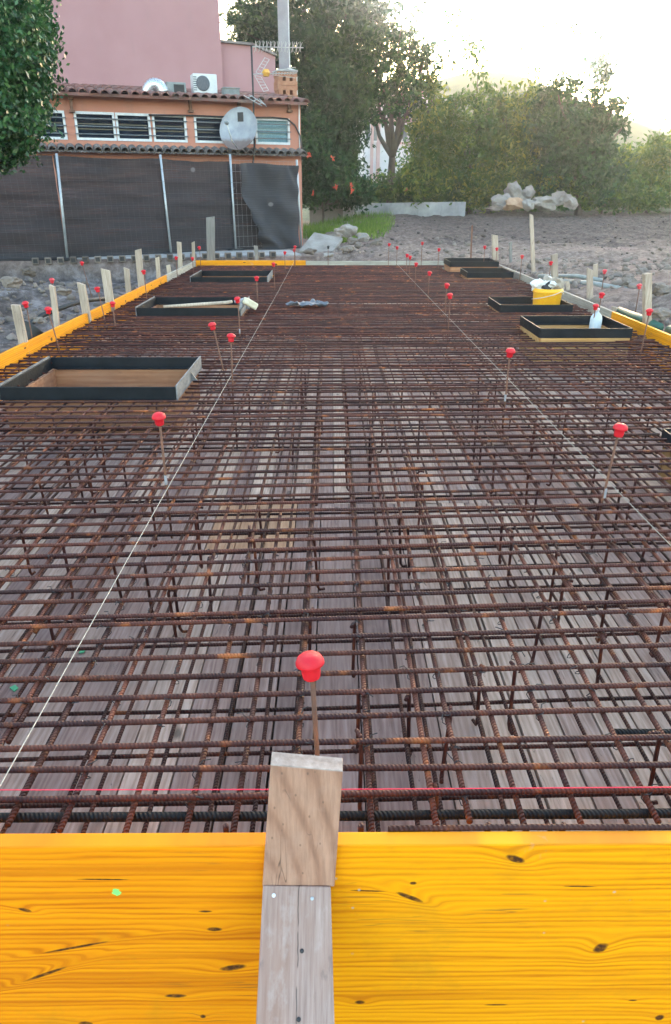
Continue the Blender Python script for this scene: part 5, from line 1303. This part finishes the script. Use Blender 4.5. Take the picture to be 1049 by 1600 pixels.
for i, l in enumerate(lob): limb(tb_, (0, 0, 1.2), l[0], .05, .012, 11 + i, .1)
tb_.build('trunk', M['bark'], t, smooth=True)

tree('broadleaf_tree', 'big dark green tree right behind the building and the concrete column', 'tree', 27.5, (500, 322),
     [(500, 60, 95, 90, 0, 190), (560, 30, 70, 80, 1, 110), (420, 40, 60, 55, 0, 70), (490, 170, 85, 90, -.5, 170), (530, 130, 70, 90, .5, 110), (395, 55, 40, 35, .5, 34), (500, 250, 65, 70, -.5, 120), (475, -60, 110, 80, 0, 120), (528, 200, 30, 50, 0, 34)], 'leaf_dark', 1.15, 32, .2, .22, .22)
tree('broadleaf_tree', 'tree with a bare forked trunk in front of the far house', 'tree', 28.5, (606, 322),
     [(575, 90, 60, 45, 0, 60), (640, 105, 55, 45, 0, 50), (600, 150, 65, 36, 0, 66), (625, 60, 30, 36, .4, 14), (560, 145, 40, 40, 0, 34), (665, 80, 22, 26, 0, 10), (590, 20, 28, 30, 0, 12), (650, 150, 36, 36, .3, 26)], 'leaf_dark', 1.0, 26, .17, .2, .17, fork=.40,
     twigs=[([(640, 90), (641, 50), (640, 15)], [(648, 20, 14, .12), (655, 30, 10, .1), (662, 3, 14, .14), (640, 55, 10, .1)]), ([(660, 100), (690, 95), (702, 97)], [(695, 93, 16, .12), (685, 97, 10, .1)])])
tree('thicket_tree', 'green bushy tree just right of the forked trunk', 'tree', 28.0, (668, 324),
     [(672, 240, 40, 80, 0, 110), (688, 200, 34, 46, .4, 60), (676, 140, 20, 26, .2, 14), (664, 285, 34, 42, -.3, 60), (652, 205, 22, 40, .6, 24)], 'leaf_pale', .85, 30, .17, .2, .10)
tree('thicket_tree', 'hazy green tree with sprigs above it, left of the sun', 'tree', 28.8, (732, 324),
     [(730, 200, 46, 46, 0, 80), (705, 165, 20, 26, 0, 16), (725, 260, 50, 62, 0, 120), (760, 240, 40, 64, .5, 80), (742, 148, 26, 24, 0, 12), (765, 160, 18, 18, 0, 7)], 'leaf_mid', .85, 30, .17, .2, .11,
     twigs=[([(745, 150), (748, 110), (740, 75)], [(737, 78, 26, .16), (732, 86, 20, .13), (748, 72, 14, .12), (726, 62, 10, .1), (752, 108, 22, .15), (742, 106, 16, .12)]), ([(735, 80), (725, 40), (705, 22)], [(704, 22, 16, .12), (720, 23, 12, .1), (708, 53, 14, .1), (738, 34, 7, .08), (780, 45, 4, .06)])])
tree('thicket_tree', 'hazy tree standing right below the sun', 'tree', 29.2, (800, 322),
     [(800, 196, 48, 44, 0, 80), (790, 250, 52, 66, -.4, 130), (830, 235, 45, 70, .3, 110), (778, 155, 22, 22, 0, 12), (822, 148, 26, 18, 0, 12), (850, 165, 20, 20, 0, 9)], 'leaf_pale', .85, 30, .17, .2, .11,
     twigs=[([(822, 150), (832, 120), (836, 112)], [(836, 113, 12, .1), (838, 110, 8, .08), (820, 75, 7, .08), (845, 47, 5, .08), (848, 50, 5, .06), (868, 73, 4, .06)])])
tree('thicket_tree', 'tall dark tree at the right of the sun with a leaning top', 'tree', 27.6, (905, 322),
     [(905, 185, 46, 50, 0, 84), (890, 240, 60, 70, 0, 150), (940, 200, 36, 45, .3, 60), (925, 270, 50, 50, -.3, 100), (870, 138, 28, 24, 0, 13), (932, 130, 18, 36, 0, 15), (900, 128, 22, 18, 0, 7), (960, 165, 18, 20, 0, 9), (975, 195, 14, 18, 0, 7), (860, 190, 36, 50, .4, 60)], 'leaf_dark', .9, 30, .17, .2, .14,
     twigs=[([(925, 150), (938, 110), (945, 92)], [(932, 97, 22, .15), (942, 94, 16, .11), (918, 95, 12, .1)]), ([(935, 110), (940, 70), (938, 55)], [(938, 56, 22, .13), (901, 52, 16, .11), (896, 49, 8, .08), (872, 49, 10, .1), (860, 48, 4, .06)])])
tree('thicket_tree', 'pale green low tree at the right edge below the hill', 'tree', 29.5, (1010, 322),
     [(1030, 250, 40, 38, 0, 80), (985, 270, 40, 44, 0, 90), (1055, 268, 60, 56, .6, 120), (1010, 290, 60, 34, -.5, 110), (1090, 240, 50, 60, .6, 80)], 'leaf_pale', .85, 30, .17, .2, .09)
tree('bush', 'dark bush with red flowers beside the building corner', 'bush', 25.5, (505, 330),
     [(495, 275, 40, 45, 0, 100), (535, 285, 38, 34, 0, 80), (556, 303, 26, 22, .3, 44), (488, 225, 22, 50, 0, 50)], 'leaf_dark', 1.1, 28, .2, .18, .05, group='bushes under the trees', flowers=[(483, 243, 14), (525, 292, 16), (549, 290, 12), (551, 299, 10), (490, 302, 6), (520, 247, 8)])
tree('bush', 'green bush with a single red flower above the white wall', 'bush', 28.6, (625, 325),
     [(600, 300, 40, 24, 0, 60), (640, 295, 40, 30, 0, 70), (690, 300, 40, 28, .3, 70)], 'leaf_mid', 1.1, 28, .2, .18, .05, group='bushes under the trees', flowers=[(636, 296, 9)])
tree('bush', 'pale yellow-green bush behind the boulders', 'bush', 28.3, (770, 325),
     [(745, 295, 36, 32, 0, 70), (790, 290, 36, 34, 0, 70), (835, 292, 40, 32, .3, 70)], 'leaf_pale', 1.1, 28, .2, .18, .05, group='bushes under the trees')
tree('bush', 'low green bush right of the boulders', 'bush', 27.8, (940, 325),
     [(910, 298, 40, 28, 0, 70), (960, 300, 40, 26, 0, 70), (1030, 306, 50, 18, .3, 60)], 'leaf_mid', 1.1, 28, .2, .18, .05, group='bushes under the trees')
for k, (px, top, Y, w_, lab) in enumerate(((655, 215, 34, 50, 'tree further back in the gap beside the far house'), (720, 175, 35, 80, 'tree further back behind the hazy sprigged tree'), (820, 185, 36, 80, 'tree further back behind the sun-lit one'), (900, 180, 35, 70, 'tree further back behind the tall dark tree'), (985, 235, 37, 70, 'tree further back left of the right hill'), (1085, 235, 38, 80, 'tree further back at the right frame edge'), (430, 120, 33, 90, 'tree further back behind the brick chimney'))):
    tree('thicket_tree', lab, 'tree', Y, (px, 322), [(px, top + 60, w_ * .6, 60, 0, 90), (px - 20, top + 120, w_ * .65, 55, 0, 90), (px + 15, 290, w_ * .7, 36, 0, 70)], ('leaf_mid', 'leaf_pale')[k % 2], 1.0, 30, .34, .22, .1, group='trees further back')
# grass
C = []
nG = 15000
for _ in range(nG):
    px = rnd.uniform(474, 618); py = rnd.uniform(332, 372)
    if ((px - 540) / 78) ** 2 + ((py - 353) / 20) ** 2 > rnd.uniform(.35, 1.15): continue
    p = atZ(px, py, .08)
    if not (14.5 < p.y < 27) or float(vn(p.x * .9, p.y * .6)) < rnd.uniform(-.5, .15): continue
    C.append((p.x, p.y, G(p.x, p.y)))
C = np.array(C); n = len(C); hgt = npr.uniform(.06, .24, n); an = npr.uniform(0, 6.28, n); w_ = .012
V = np.empty((n, 3, 3)); dx = np.stack([np.cos(an) * w_, np.sin(an) * w_, np.zeros(n)], 1)
V[:, 0] = C - dx; V[:, 1] = C + dx; V[:, 2] = C + np.stack([npr.normal(0, .05, n), npr.normal(0, .05, n), hgt], 1)
tag(np_mesh('grass', V.reshape(-1, 3), np.arange(3 * n).reshape(n, 3), M['grass']), 'patch of green grass and weeds beside the building corner', 'grass', kind='stuff')

# ------------------------------------------------------------------ the hazy evening air
hz = bpy.data.materials.new('haze_air'); hz.use_nodes = True
nt = hz.node_tree; nt.nodes.remove(nt.nodes['Principled BSDF'])
pv = nt.nodes.new('ShaderNodeVolumePrincipled'); pv.inputs['Color'].default_value = (.86, .93, 1, 1); pv.inputs['Density'].default_value = .0014; pv.inputs['Anisotropy'].default_value = .78
nt.links.new(pv.outputs[0], nt.nodes['Material Output'].inputs['Volume'])
hb = MB().box((0, 0, 8.2), (640, 640, 21)).build('haze', hz); tag(hb, 'pale evening haze over the whole site', 'haze', kind='stuff')
